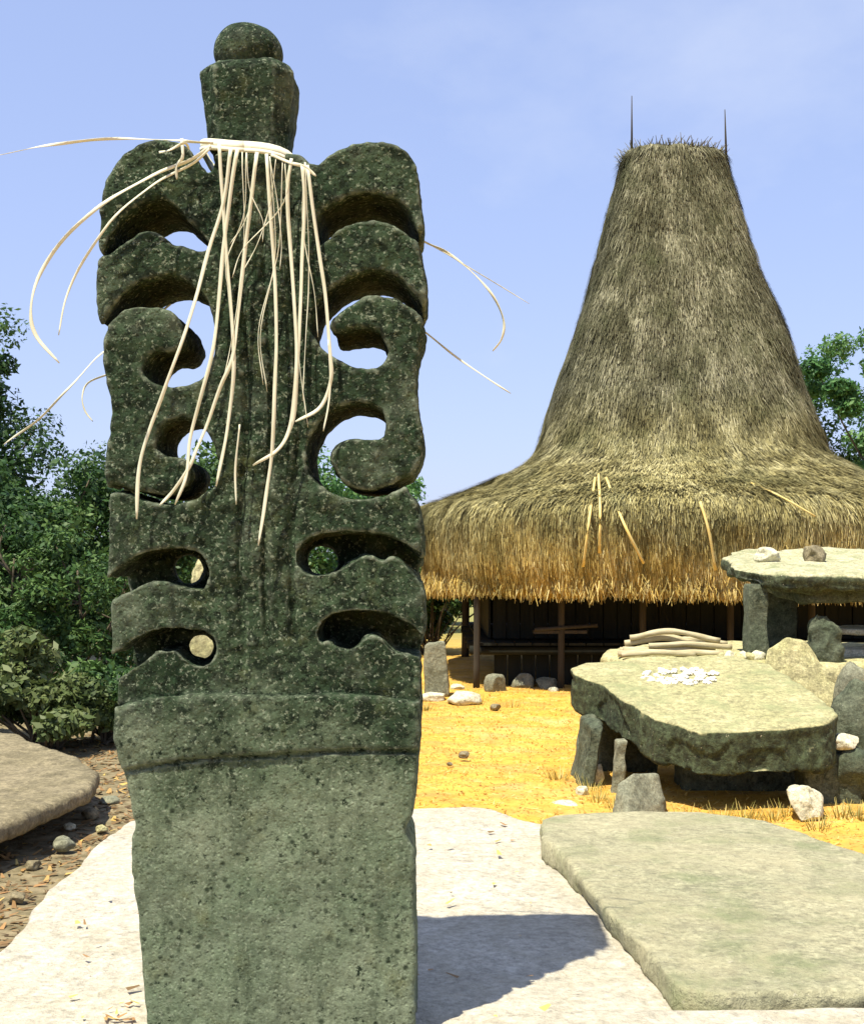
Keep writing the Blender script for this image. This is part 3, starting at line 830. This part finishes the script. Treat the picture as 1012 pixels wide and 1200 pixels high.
# posts, floor, walls in the shade below
def post(x, y, z0, z1, rad, mat='wood', lean=(0, 0)):
    V, F = tube(spline([(x, y, z0), (x + lean[0] / 2 + .01, y + lean[1] / 2, (z0 + z1) / 2), (x + lean[0], y + lean[1], z1)], 6), rad * np.array([1.05, 1, .97, 1.0, .96, .93]), 10)
    return part('post', V, F, M[mat], house)
for x in (-3.75, -2.4, -1.1, .3, 1.6, 2.9, 3.8):
    post(HX + x, HYc - 3.35, -.1, 2.35, .055)
for x in (-3.75, -1.5, 1.5, 3.8):
    post(HX + x, HYc + 3.3, -.1, 2.3, .085)
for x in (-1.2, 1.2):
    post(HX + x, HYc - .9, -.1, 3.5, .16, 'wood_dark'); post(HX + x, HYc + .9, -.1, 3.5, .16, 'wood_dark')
for k in range(5):
    V, F = tube([(HX - 3.85, HYc - 3.1 + k * 1.5, .62), (HX + 3.9, HYc - 3.1 + k * 1.5, .62)], .075, 8); part('floor_beam', V, F, M['wood_dark'], house)
nplank = 26
for k in range(nplank):
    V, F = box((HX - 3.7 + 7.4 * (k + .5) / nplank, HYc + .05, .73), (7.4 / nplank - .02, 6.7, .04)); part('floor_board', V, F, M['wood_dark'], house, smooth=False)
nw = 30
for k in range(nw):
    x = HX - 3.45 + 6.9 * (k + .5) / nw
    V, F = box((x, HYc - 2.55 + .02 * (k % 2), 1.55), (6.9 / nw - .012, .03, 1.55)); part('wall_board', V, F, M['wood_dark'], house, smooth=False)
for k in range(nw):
    V, F = box((HX - 3.45 + 6.9 * (k + .5) / nw, HYc - 2.85 + .02 * (k % 2), .33), (6.9 / nw - .015, .03, .72)); part('shade_skirt_board', V, F, M['wood_dark'], house, smooth=False)  # dark boards added below the floor to stand in for shade
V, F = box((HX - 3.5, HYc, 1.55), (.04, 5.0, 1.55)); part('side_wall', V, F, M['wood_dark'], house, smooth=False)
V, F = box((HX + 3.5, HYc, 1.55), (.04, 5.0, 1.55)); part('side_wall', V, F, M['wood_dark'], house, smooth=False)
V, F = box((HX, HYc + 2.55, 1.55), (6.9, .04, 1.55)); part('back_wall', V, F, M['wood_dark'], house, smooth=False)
V, F = box((P(655, 745, HYc - 3.2)[0], HYc - 3.25, .93), (.85, .25, .05), .03); part('ledge_board', V, F, M['wood'], house, smooth=False)
V, F = tube([P(626, 738, HYc - 3.4), P(700, 733, HYc - 3.4)], .03, 8); part('rail', V, F, M['wood'], house)

# bamboo splints lying on the eave slope
def on_roof(px, py):
    best = None
    for Y in np.arange(17.5, 24, .01):
        p = P(px, py, Y)
        z = p[2]
        if z > prof[-1, 1]: continue
        rr_ = np.interp(z, prof[3:, 1], prof[3:, 0]); n = 3.6
        dx, dyv = abs(p[0] - HX) / rr_, abs(Y - HYc) / rr_
        if Y < HYc and dx ** n + dyv ** n <= 1.0:
            return P(px, py, Y - .20)
    return P(px, py, 20.5)
SPL = [((701, 556), (703, 600), (702, 648), 'upright pale bamboo splint on the thatch, middle of three'),
       ((697, 560), (690, 610), (683, 664), 'pale bamboo splint on the thatch slanting down from a fan of three'),
       ((710, 560), (730, 612), (754, 660), 'long pale bamboo splint on the thatch crossing away from a fan of three'),
       ((820, 588), (830, 622), (838, 668), 'yellow bamboo splint alone on the thatch above the stone table'),
       ((880, 566), (915, 582), (955, 605), 'thin bamboo splint lying nearly level on the thatch above the two perched stones')]
for k, (a_, b_, c_, lab) in enumerate(SPL):
    pp = spline([on_roof(*a_), on_roof(*b_), on_roof(*c_)], 10)
    V, F = tube(pp, .022 if k < 4 else .014, 6)
    tag(part('bamboo_splint', V, F, M['bamboo']), lab, 'bamboo splint', 'bamboo splints on the thatch')

# stones along the foot of the house
V, F = hull_stone([P(497, 733, 18.9), P(522, 728, 18.9), P(527, 795, 18.9), P(499, 800, 18.9), P(499, 733, 19.2), P(522, 730, 19.2), P(528, 795, 19.2), P(497, 798, 19.2)] , 3, 4, .02)
V[:, 2] -= V[:, 2].min() + .05
tag(part('upright_stone', V, F, M['boulder']), 'upright grey stone panel at the house corner post', 'stone')
FS = [(508, 816, 34, 9, 'flat pale stone beside the monument at the foot of the house'), (543, 818, 42, 12, 'largest flat pale stone before the house posts'),
      (536, 806, 16, 8, 'small pale stone on the ledge before the house posts'), (580, 803, 26, 20, 'upright dark stone among the house posts'), (612, 800, 30, 16, 'grey square stone in shade below the house floor'),
      (642, 802, 34, 12, 'low grey stone in shade behind the table foot'), (648, 808, 14, 7, 'small white stone at the top of the ochre bank')]
for k, (px_, py_, w_, h_, lab) in enumerate(FS):
    Y = CH * FPX / (py_ + h_ / 2 - HY)
    s = Y / FPX
    p = P(px_, py_ + h_ / 2, Y); p[2] = -.03
    V, F = boulder(p, (w_ * s, w_ * s * .9, h_ * s * 1.25 + .03), 60 + k, 4, .1, 6, .3 * k, .3)
    tag(part('foot_stone', V, F, M['pale_stone' if k in (0, 1, 2, 6) else 'boulder']), lab, 'stone', 'stones along the foot of the house')

# ------------------------------------------------------------------ stone table
tab = thing('stone_table', (2.5, 11.7, 0), 'low megalithic stone table with a thick tilted top', 'stone table')
tpoly = [(1.32, 13.0), (1.62, 12.1), (2.08, 10.55), (2.75, 10.5), (3.52, 10.7), (3.62, 11.6), (3.42, 13.2), (2.4, 13.15)]
V, F = slab(tpoly, .27, .66, h=.024, r=.014, seed=8, amp=.014, side=.028, tilt=(.02, .155), pivot=(2.6, 10.55), wob=.06)
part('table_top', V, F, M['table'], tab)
def leg(pts, seed, mat='dark_stone', name='support_stone'):
    V, F = hull_stone(pts, seed, 4, .03); return part(name, V, F, M[mat], tab)
def blk(cx, cy, z0, z1, w, d, lean=0):
    return [(cx + sx * w / 2 + (lean if z == z1 else 0), cy + sy * d / 2, z) for sx in (-1, 1) for sy in (-1, 1) for z in (z0, z1)]
leg(blk(1.42, 11.95, -.08, .56, .13, .8, .10), 1)
leg(blk(2.85, 11.75, -.08, .55, 1.1, .5), 2)
leg(blk(3.5, 11.1, -.08, .42, .45, .45, -.05), 3)
leg(blk(1.95, 12.7, -.08, .62, .6, .4), 4)  # rear supports, this and the next, added to block light under the top
leg(blk(3.1, 12.8, -.08, .65, .5, .5), 5)
leg(blk(1.66, 11.35, -.08, .46, .10, .14, .05), 6, 'boulder')
tab.location.z = 0
# kernels spread to dry
r = np.random.default_rng(21); parts_ = []
for k in range(150):
    px_ = r.uniform(752, 842); py_ = r.uniform(780, 801) - (px_ - 797) * .02
    if abs((px_ - 797) / 46) ** 2 + abs((py_ - 791) / 10) ** 2 > 1: continue
    for Y in np.arange(10.6, 13.3, .02):
        p = P(px_, py_, Y); zt = .66 + (p[0] - 2.6) * .02 + (Y - 10.55) * .155
        if p[2] <= zt + .03: break
    V, F = boulder((p[0], p[1], zt - .005), r.uniform(.025, .055, 3) * [1.3, 1.3, .9], k, 1, .1, 2, r.random() * 3)
    parts_.append((V, F))
V, F = merge(parts_)
tag(part('drying_kernels', V, F, M['kernel'], smooth=False), 'scatter of small white pieces spread on the stone table top', 'kernels', kind='stuff')

def bould(px_, pyb, Y, w, h_, seed, mat, label, z=None, d=None, rz=0., box_=.15, cuts=7, name='boulder', group=None, rough=.14, sub=4):
    s = Y / FPX; p = P(px_, pyb, Y)
    if z is not None: p[2] = z
    V, F = boulder(p, (w * s, (d or w) * s, h_ * s), seed, sub, rough, cuts, rz, box_)
    return tag(part(name, V, F, M[mat]), label, 'stone', group)
V, F = hull_stone([P(716, 944, 10.2), P(722, 905, 10.3), P(742, 893, 10.35), P(772, 895, 10.5), P(781, 925, 10.4), P(779, 943, 10.35), P(735, 946, 10.05), P(760, 896, 10.7), P(725, 930, 10.75), P(780, 935, 10.75)], 7, 4, .015)
V[:, 2] -= V[:, 2].min() + .03
tag(part('boulder', V, F, M['boulder']), 'rounded grey boulder lying before the stone table', 'stone')
V, F = hull_stone([P(920, 906, 10.2), P(948, 902, 10.2), P(962, 912, 10.25), P(950, 920, 10.1), P(964, 940, 10.1), P(938, 946, 10.1), P(925, 925, 10.15), P(925, 905, 10.5), P(960, 925, 10.5), P(945, 945, 10.45)], 9, 4, .03)
V[:, 2] -= V[:, 2].min() + .09
tag(part('boulder', V, F, M['pale_stone']), 'white broken stone lying before the table corner', 'stone')
bould(1003, 905, 11.0, 70, 78, 31, 'dark_stone', 'large dark boulder piled against the right end of the stone table', z=-.05)
bould(985, 893, 11.2, 46, 40, 32, 'dark_stone', 'dark lichen stone wedged under the stone table corner', z=-.05)
bould(988, 857, 10.95, 38, 20, 33, 'pale_stone', 'white stone resting on the dark boulders at the table corner', z=.44)
bould(1000, 842, 11.9, 60, 130, 34, 'dark_stone', 'tall dark lichen rock behind the table corner', z=-.05, d=50)
bould(660, 942, 10.7, 36, 10, 36, 'pale_stone', 'small flat pale stone half sunk in the ochre earth', z=-.03)
bould(700, 882, 11.7, 16, 32, 37, 'pale_stone', 'small knobbly pale stone under the left table edge', z=-.02)
bould(683, 893, 11.2, 18, 14, 38, 'pale_stone', 'small pale chip beside the left table support', z=-.02)
bould(543, 889, 13.2, 14, 9, 39, 'brown_slab', 'dark brown clod on the open ochre earth', z=0)
bould(527, 897, 12.7, 8, 5, 40, 'brown_slab', 'tiny brown clod beside the larger clod on ochre earth', z=0)
bould(580, 832, 17.4, 14, 8, 41, 'brown_slab', 'small brown clod on the ochre bank below the house', z=0)

# ------------------------------------------------------------------ raised terrace, second dolmen, perched stones
V, F = slab([(1.95, 13.6), (4.0, 13.45), (7.5, 13.4), (7.5, 17.2), (4.2, 17.3), (2.2, 16.2)], -.1, .98, h=.05, r=.1, seed=12, amp=.05, wob=.08)
tag(part('stone_terrace', V, F, M['yellow_stone']), 'raised stone terrace behind the stone table, under the second table', 'terrace')
dol = thing('stone_table', (4.7, 14.8, .98), 'raised stone table with a rough layered top carrying two loose stones', 'stone table')
V, F = slab([(3.44, 14.2), (3.66, 13.7), (4.6, 13.5), (6.6, 13.6), (6.8, 16.3), (4.4, 16.4), (3.62, 15.7)], 1.75, 1.92, h=.03, r=.05, seed=14, amp=.045, side=.035, tilt=(.0, .12), pivot=(4.6, 13.6), wob=.08)
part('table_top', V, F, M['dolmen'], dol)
V, F = slab([(3.9, 13.95), (4.5, 13.75), (6.4, 13.8), (6.6, 16.0), (4.0, 15.9)], 1.56, 1.79, h=.035, r=.05, seed=15, amp=.04, tilt=(.0, .12), pivot=(4.6, 13.6), wob=.08)
part('under_slab', V, F, M['dark_stone'], dol)
for k, (cx, cy, w, d, z1) in enumerate([(3.62, 14.05, .22, .3, 1.80), (5.6, 14.6, .5, .5, 1.62), (4.3, 15.8, .5, .4, 1.85), (6.2, 15.7, .5, .4, 1.85)]):
    V, F = hull_stone(blk(cx, cy, .90, z1 + .03, w, d), 40 + k, 4, .02); part('support_stone', V, F, M['dark_stone'], dol)
bould(898, 645, 14.9, 32, 22, 51, 'pale_stone', 'pale angular stone perched on the raised table beside a darker one', z=2.03, group=None)
bould(952, 646, 14.9, 34, 24, 52, 'brown_slab', 'brown rounded stone perched on the raised table', z=2.03)
V, F = hull_stone([P(893, 930, 13.3), P(985, 930, 13.25), P(893, 828, 13.3), P(897, 755, 13.4), P(922, 738, 13.45), P(945, 745, 13.5), P(992, 812, 13.3), P(985, 838, 13.2), P(900, 840, 13.2), P(905, 760, 13.75), P(985, 830, 13.75)], 17, 4, .02)
V[:, 2] += -.05
tag(part('leaning_stone', V, F, M['yellow_stone']), 'triangular ochre slab leaning below the raised table', 'stone')
V, F = hull_stone([(4.16, 13.62, .92), (4.52, 13.6, .92), (4.18, 13.9, .92), (4.5, 13.9, .92), (4.12, 13.64, 1.36), (4.42, 13.62, 1.34), (4.14, 13.86, 1.38), (4.4, 13.86, 1.36), (4.2, 13.7, 1.52), (4.34, 13.76, 1.50)], 61, 5, .05)
tag(part('knobbed_stone', V, F, M['dark_stone']), 'upright knob-headed grey stone below the raised table', 'stone')
bould(1000, 800, 13.0, 46, 128, 63, 'boulder', 'grey boulder at the terrace edge beside the leaning stone', z=-.05)
V, F = slab([(4.55, 14.3), (6.5, 14.2), (6.5, 15.2), (4.6, 15.3)], 1.22, 1.30, h=.03, r=.03, seed=18, amp=.02); part('shelf_stone', V, F, M['pale_stone'], dol)
V, F = slab([(4.6, 14.1), (6.5, 14.0), (6.5, 14.6), (4.65, 14.7)], .96, 1.08, h=.03, r=.03, seed=19, amp=.02); part('shelf_stone', V, F, M['pale_stone'], dol)
# bundle of bleached poles
TZ = .99
def gxy0(px_, Y): return (px_ - CX) / FPX * Y
PL = ['lowest rear', 'thick rear', 'bowed upper', 'topmost bowed', 'short upper', 'thin crossing', 'long front', 'lowest front']
for k, (a_, b_, c_, zz, yy, rad) in enumerate([(726, 775, 830, .045, 14.55, .045), (730, 790, 838, .05, 14.42, .05), (732, 782, 826, .13, 14.50, .042), (738, 786, 842, .205, 14.46, .036), (760, 810, 858, .12, 14.36, .034),
                                            (745, 800, 852, .165, 14.58, .026), (724, 780, 846, .035, 14.28, .036), (728, 770, 815, .03, 14.17, .032)]):
    bow = .07 if k in (2, 3) else .015
    pa = spline([(gxy0(a_, yy), yy, TZ + zz), (gxy0(b_, yy), yy + .03 * (k % 3 - 1), TZ + zz + bow), (gxy0(c_, yy), yy + .05 * ((k * 2) % 3 - 1), TZ + max(rad, zz * .8))], 18)
    pa = pa + .012 * np.stack([0 * pa[:, 0], vnoise(pa, 5, k), vnoise(pa, 5, k + 4)], 1)
    V, F = tube(pa, rad * (1 + .22 * vnoise(pa, 6, k + 2)), 10)
    tag(part('bleached_pole', V, F, M['wood_pale']), PL[k] + ' bleached pole of the pile behind the stone table', 'pole', 'bleached poles piled on the terrace')
for k in range(6):
    bould(846 + k * 8, 772, 13.9, 14 + 4 * (k % 3), 12 + 3 * (k % 2), 70 + k, 'pale_stone' if k % 2 else 'yellow_stone', 'small rubble stone on the terrace between the poles and the pillar', z=.96, name='rubble_stone', group='rubble at the pillar foot', sub=3)

# ------------------------------------------------------------------ trees and shrubs
def leaves(centres, radii, n, size, seed, flat=.7):
    r = np.random.default_rng(seed)
    k = r.integers(0, len(centres), n)
    d = r.normal(size=(n, 3)); d /= np.linalg.norm(d, axis=1, keepdims=True)
    rad = r.random(n) ** .45
    C = centres[k] + d * (radii[k] * rad)[:, None] * np.array([1, 1, flat])
    nm = d * .6 + r.normal(size=(n, 3)) * .6 + np.array([0, 0, .5]); nm /= np.linalg.norm(nm, axis=1, keepdims=True)
    a = np.cross(nm, r.normal(size=(n, 3))); a /= np.linalg.norm(a, axis=1, keepdims=True); b = np.cross(nm, a)
    s = size * (.45 + 1.1 * r.random(n) ** 1.6)[:, None] * (.75 + .5 * r.random(len(centres)))[k][:, None]
    V = np.stack([C - a * s, C - b * s * .45 + a * s * .1, C + a * s, C + b * s * .45 + a * s * .1], 1).reshape(-1, 3)
    t = np.clip(.48 + .22 * r.normal(size=n) + .6 * (r.random(len(centres))[k] - .5), 0, 1)
    return V, np.arange(n * 4).reshape(-1, 4), np.repeat(t, 4)

def tree(name, base, height, spread, crown_z, n, leaf, seed, mat, label, cat='tree', trunk_r=.16, clumps=46, clump_r=.55, group=None, crown_h=None, gap=0.0):
    r = np.random.default_rng(seed)
    base = np.array(base, float)
    t = thing(name, base, label, cat, group)
    top = base + [r.normal(0, .1) * height * .3, r.normal(0, .1) * height * .3, height * .78]
    tp = spline([base - [0, 0, .1], base + (top - base) * .4 + r.normal(0, .04 * height, 3) * [1, 1, 0], top], 12)
    pieces = [tube(tp, np.linspace(trunk_r, trunk_r * .25, 12), 9)]
    ch = crown_h or (height - crown_z)
    cz = crown_z + ch / 2
    cents = []
    while len(cents) < clumps:
        d = r.normal(size=3); d /= np.linalg.norm(d)
        q = d * r.uniform(.35, 1.0) ** .6 * np.array([spread, spread, ch / 2])
        q *= 1 + .28 * vnoise(d[None, :] * 1.0 + seed * 3.1, 1.6, seed)[0]
        cents.append(base + [0, 0, cz] + q)
    cents = np.array(cents)
    for k in range(0, clumps, 2):
        j = r.integers(3, 11); a = tp[j]
        if a[2] > cents[k][2] + .3: a = tp[3]
        m = (a + cents[k]) / 2 + r.normal(0, .12, 3) * spread * .4
        pieces.append(tube(spline([a, m, cents[k]], 7), np.linspace(trunk_r * .35, .012, 7), 5))
    V, F = merge(pieces); part('trunk', V, F, M['bark'], t)
    rad = clump_r * r.uniform(.6, 1.35, clumps)
    V, F, tn = leaves(cents, rad, int(n * 2.8), leaf * .54, seed + 1)
    part('crown', V, F, M[mat], t, smooth=False, tint=tn)
    return t

def gxy(px_, Y): return (px_ - CX) / FPX * Y
# left: tall tree at the frame edge, thicket in front of it, low shrubs
tree('tree', (gxy(-60, 24), 24, 0), 6.7, 1.75, 2.6, 9000, .12, 101, 'leaf_dark', 'tall dark green tree rising over the thicket beside the monument', clumps=40, clump_r=.55)
tree('tree', (gxy(40, 20), 20, 0), 3.65, 1.5, .5, 11000, .10, 102, 'leaf_dark', 'dense dark tree of the thicket under the tall tree', clumps=52, clump_r=.55, group=None)
tree('tree', (gxy(135, 21), 21, 0), 3.75, 1.5, .5, 11000, .10, 103, 'leaf_dark', 'dense dark tree of the thicket directly behind the monument scrolls', clumps=52, clump_r=.55)
tree('tree', (gxy(-70, 18), 18, 0), 3.7, 1.5, .4, 9000, .10, 104, 'leaf_dark', 'dark broad tree at the outer end of the thicket', clumps=46, clump_r=.55)
tree('tree', (gxy(235, 24), 24, 0), 4.3, 1.6, .5, 9000, .11, 105, 'leaf_dark', 'dark leafy tree glimpsed through the monument openings', clumps=46, clump_r=.6)
tree('tree', (gxy(345, 26), 26, 0), 4.4, 1.7, .5, 8000, .11, 106, 'leaf_mid', 'green tree glimpsed behind the monument stem', clumps=46, clump_r=.6)
tree('tree', (gxy(452, 36), 36, 0), 4.7, 1.9, .6, 8000, .14, 107, 'leaf_mid', 'bright green tree between the monument and the thatched house', clumps=46, clump_r=.7)
tree('tree', (gxy(520, 40), 40, 0), 3.6, 1.3, .4, 5000, .14, 113, 'leaf_mid', 'small rounded green tree at the corner of the thatched roof', clumps=34, clump_r=.6)
tree('tree', (gxy(430, 28), 28, 0), 2.9, 1.9, .1, 8000, .11, 114, 'leaf_dark', 'low dark bushy tree behind the monument beside the house', clumps=46, clump_r=.6)
# right: trees behind the house
tree('tree', (gxy(1030, 36), 36, 0), 9.5, 2.6, 4.2, 9500, .15, 108, 'leaf_mid', 'tall loose green tree behind the house with gaps of sky', clumps=34, clump_r=.62)
tree('tree', (gxy(985, 38), 38, 0), 6.0, 2.1, .6, 9000, .15, 109, 'leaf_dark', 'dark lower tree behind the house roof flare', clumps=46, clump_r=.75)
tree('tree', (gxy(1090, 34), 34, 0), 6.6, 2.0, .6, 8000, .15, 110, 'leaf_mid', 'green tree behind the raised stone table', clumps=46, clump_r=.75)
tree('tree', (gxy(14, 16.6), 16.6, 0), 2.7, 1.0, .3, 2600, .085, 115, 'leaf_dark', 'thin sapling with sparse dark leaves before the big tan rock', clumps=30, clump_r=.34, trunk_r=.05)
tree('tree', (gxy(95, 16.8), 16.8, 0), 2.5, .9, .2, 5000, .08, 116, 'leaf_dark', 'dark bushy sapling between the tan rock and the monument', clumps=36, clump_r=.38, trunk_r=.05)
# low shrubs
def shrub(px_, Y, w, hgt, n, leaf, seed, mat, label, zc=.0):
    x = gxy(px_, Y); s = Y / FPX
    r = np.random.default_rng(seed)
    t = thing('shrub', (x, Y, 0), label, 'shrub')
    stems = []; cents = []
    for k in range(26):
        a = r.random() * 6.28; q = r.random() ** .5 * w / 2
        zt = hgt * (1 - .45 * (q / (w / 2)) ** 2) * r.uniform(.35, 1)
        e = np.array([x + math.cos(a) * q, Y + math.sin(a) * q, zt]); cents.append(e)
        stems.append(tube(spline([(x + .1 * r.normal(), Y + .1 * r.normal(), -.05), ((x + e[0]) / 2, (Y + e[1]) / 2, zt * .6), e], 6), np.linspace(.022, .006, 6), 5))
    V, F = merge(stems); part('stems', V, F, M['bark'], t)
    V, F, tn = leaves(np.array(cents), np.full(26, .24), n, leaf, seed + 1)
    V[:, 2] = np.maximum(V[:, 2], .01)
    part('foliage', V, F, M[mat], t, smooth=False, tint=tn)
shrub(505, 27, 2.6, 2.2, 6000, .07, 204, 'leaf_dark', 'dark shrub behind the corner post of the thatched house')
shrub(48, 13.6, 1.5, 1.30, 9000, .05, 201, 'leaf_olive', 'olive green shrub behind the flat brown slab')
shrub(128, 14.2, 1.2, 1.05, 7000, .05, 202, 'leaf_dark', 'dark shrub between the olive shrub and the monument')
shrub(-40, 14.4, 1.5, 1.5, 7000, .05, 203, 'leaf_dark', 'dark shrub behind the outer end of the flat brown slab')
V, F = hull_stone([P(4, 700, 18.4), P(20, 652, 18.5), P(46, 650, 18.6), P(60, 690, 18.5), P(66, 760, 18.4), P(-6, 780, 18.3), P(30, 655, 19.0), P(50, 700, 19.0), P(5, 760, 19.0), P(66, 820, 18.4), P(-6, 820, 18.4)], 77, 5, .12)
V[:, 2] -= V[:, 2].min() + .05
tag(part('boulder', V, F, M['brown_slab']), 'big tan rock half hidden in the dark thicket', 'stone')
V, F = hull_stone([(gxy(px_, y_), y_, z_) for px_, y_, z_ in ((214, 15.8, -.1), (272, 15.8, -.1), (214, 16.3, -.1), (272, 16.3, -.1), (222, 15.85, 1.6), (262, 15.85, 1.7), (228, 16.2, 2.0), (258, 16.2, 2.1), (236, 15.95, 2.15))], 78, 5, .05)
tag(part('standing_stone', V, F, M['yellow_stone']), 'tall ochre standing stone seen through the round holes of the monument', 'stone')

# ------------------------------------------------------------------ ground litter
r = np.random.default_rng(31)
def litter(name, n, xr, yr, size, mat, label, up=.25, ok=None):
    x = r.uniform(*xr, n); y = r.uniform(*yr, n)
    if ok is not None:
        k = ok(x, y); x, y = x[k], y[k]; n = len(x)
    z = gz_of(x, y) + .004
    a = r.random(n) * 6.28; L = size * r.uniform(.5, 1.5, n); w = L * r.uniform(.08, .3, n)
    dx = np.stack([np.cos(a), np.sin(a), r.uniform(0, up, n)], 1); sx = np.stack([-np.sin(a), np.cos(a), r.uniform(0, .3, n)], 1)
    C = np.stack([x, y, z], 1)
    V = np.stack([C - sx * w[:, None], C + sx * w[:, None], C + dx * L[:, None] + sx * w[:, None] * .4, C + dx * L[:, None] - sx * w[:, None] * .4], 1).reshape(-1, 3)
    return tag(part(name, V, np.arange(n * 4).reshape(-1, 4), M[mat], smooth=False, tint=np.repeat(np.clip(r.normal(.5, .25, n), 0, 1), 4), base=(0, 0, 0)), label, 'litter', kind='stuff')
litter('dry_grass', 30000, (-1.5, 5.5), (7.7, 21), .03, 'straw_bits', 'short dry straw scattered over the ochre earth', .7)
litter('leaf_litter', 7000, (-4.5, -1.7), (5.0, 15), .06, 'litter', 'fallen brown leaves on the dark soil beside the pale slab', .4)
for k, (px_, py_, w_, h_, mt) in enumerate([(40, 1010, 20, 14, 'brown_slab'), (75, 985, 26, 18, 'boulder'), (105, 950, 22, 16, 'brown_slab'), (120, 968, 16, 10, 'yellow_stone'), (20, 1048, 22, 14, 'brown_slab'), (82, 965, 14, 9, 'pale_stone'), (130, 935, 24, 12, 'boulder')]):
    Y = CH * FPX / (py_ + h_ / 2 - HY)
    bould(px_, py_, Y, w_, h_, 90 + k, mt, ['small brown stone among litter beside the pale slab', 'grey stone among litter between the slabs'][0 if mt != 'boulder' else 1], z=-.02, name='loose_stone', group='loose stones between the slabs' if mt != 'boulder' else 'grey loose stones between the slabs', sub=3)

litter_z = SZ + .016
r = np.random.default_rng(44)
n = 260
x = np.concatenate([r.normal(-1.0, .10, 34), r.uniform(-1.6, 1.2, 90)]); y = np.concatenate([r.normal(4.24, .05, 34), r.uniform(4.2, 7.3, 90)])
k = ~((x > .45) | ((y > 4.0) & (y < 4.6) & (x > -.98) & (x < .0)))
x, y = x[k], y[k]; n = len(x)
a = r.random(n) * 6.28; L = r.uniform(.012, .05, n); w = L * r.uniform(.12, .4, n)
C = np.stack([x, y, np.full(n, litter_z)], 1)
dx = np.stack([np.cos(a), np.sin(a), r.uniform(0, .3, n)], 1); sx = np.stack([-np.sin(a), np.cos(a), r.uniform(0, .3, n)], 1)
V = np.stack([C - sx * w[:, None], C + sx * w[:, None], C + dx * L[:, None] + sx * w[:, None] * .4, C + dx * L[:, None] - sx * w[:, None] * .4], 1).reshape(-1, 3)
tag(part('dry_leaf_scraps', V, np.arange(n * 4).reshape(-1, 4), M['litter'], smooth=False, tint=np.repeat(np.clip(r.normal(.75, .25, n), 0, 1), 4), base=(0, 0, 0)), 'dry yellow leaf scraps strewn over the pale tomb slab', 'litter', kind='stuff')

# tufts of dry grass at the foot of the table and behind the slabs
r = np.random.default_rng(66); VV, TT = [], []
spots_ = [(gxy(px_, Y_), Y_) for px_, Y_ in ((700, 10.9), (722, 10.6), (805, 10.25), (845, 10.2), (880, 10.2), (905, 10.25), (985, 10.3), (1005, 10.2), (690, 11.4), (655, 11.9), (870, 10.3), (920, 10.4), (500, 17.5), (560, 18.2), (600, 18.0), (835, 9.9), (960, 9.9), (600, 8.6), (520, 8.8), (740, 8.4))]
for (tx, ty) in spots_:
    m = r.integers(22, 60)
    ang = r.random(m) * 6.28; q = r.random(m) ** .7 * .13
    A = np.stack([tx + np.cos(ang) * q, ty + np.sin(ang) * q, 0 * q], 1); A[:, 2] = gz_of(A[:, 0], A[:, 1]) - .01
    L = r.uniform(.04, .14, m)
    tp_ = A + np.stack([np.cos(ang) * L * .6, np.sin(ang) * L * .6, L], 1)
    w_ = np.stack([-np.sin(ang), np.cos(ang), 0 * ang], 1) * .005
    VV.append(np.stack([A - w_, A + w_, tp_ + w_ * .2, tp_ - w_ * .2], 1).reshape(-1, 3)); TT.append(np.repeat(r.random(m), 4))
V = np.concatenate(VV)
M['tuft'] = leaf_mat('dry_grass_blades', [(0, (.16, .17, .04)), (.5, (.38, .32, .08)), (1, (.62, .50, .18))])
tag(part('grass_tufts', V, np.arange(len(V)).reshape(-1, 4), M['tuft'], smooth=False, tint=np.concatenate(TT), base=(0, 0, 0)), 'small dry grass tufts at the stone table foot', 'grass', kind='stuff')
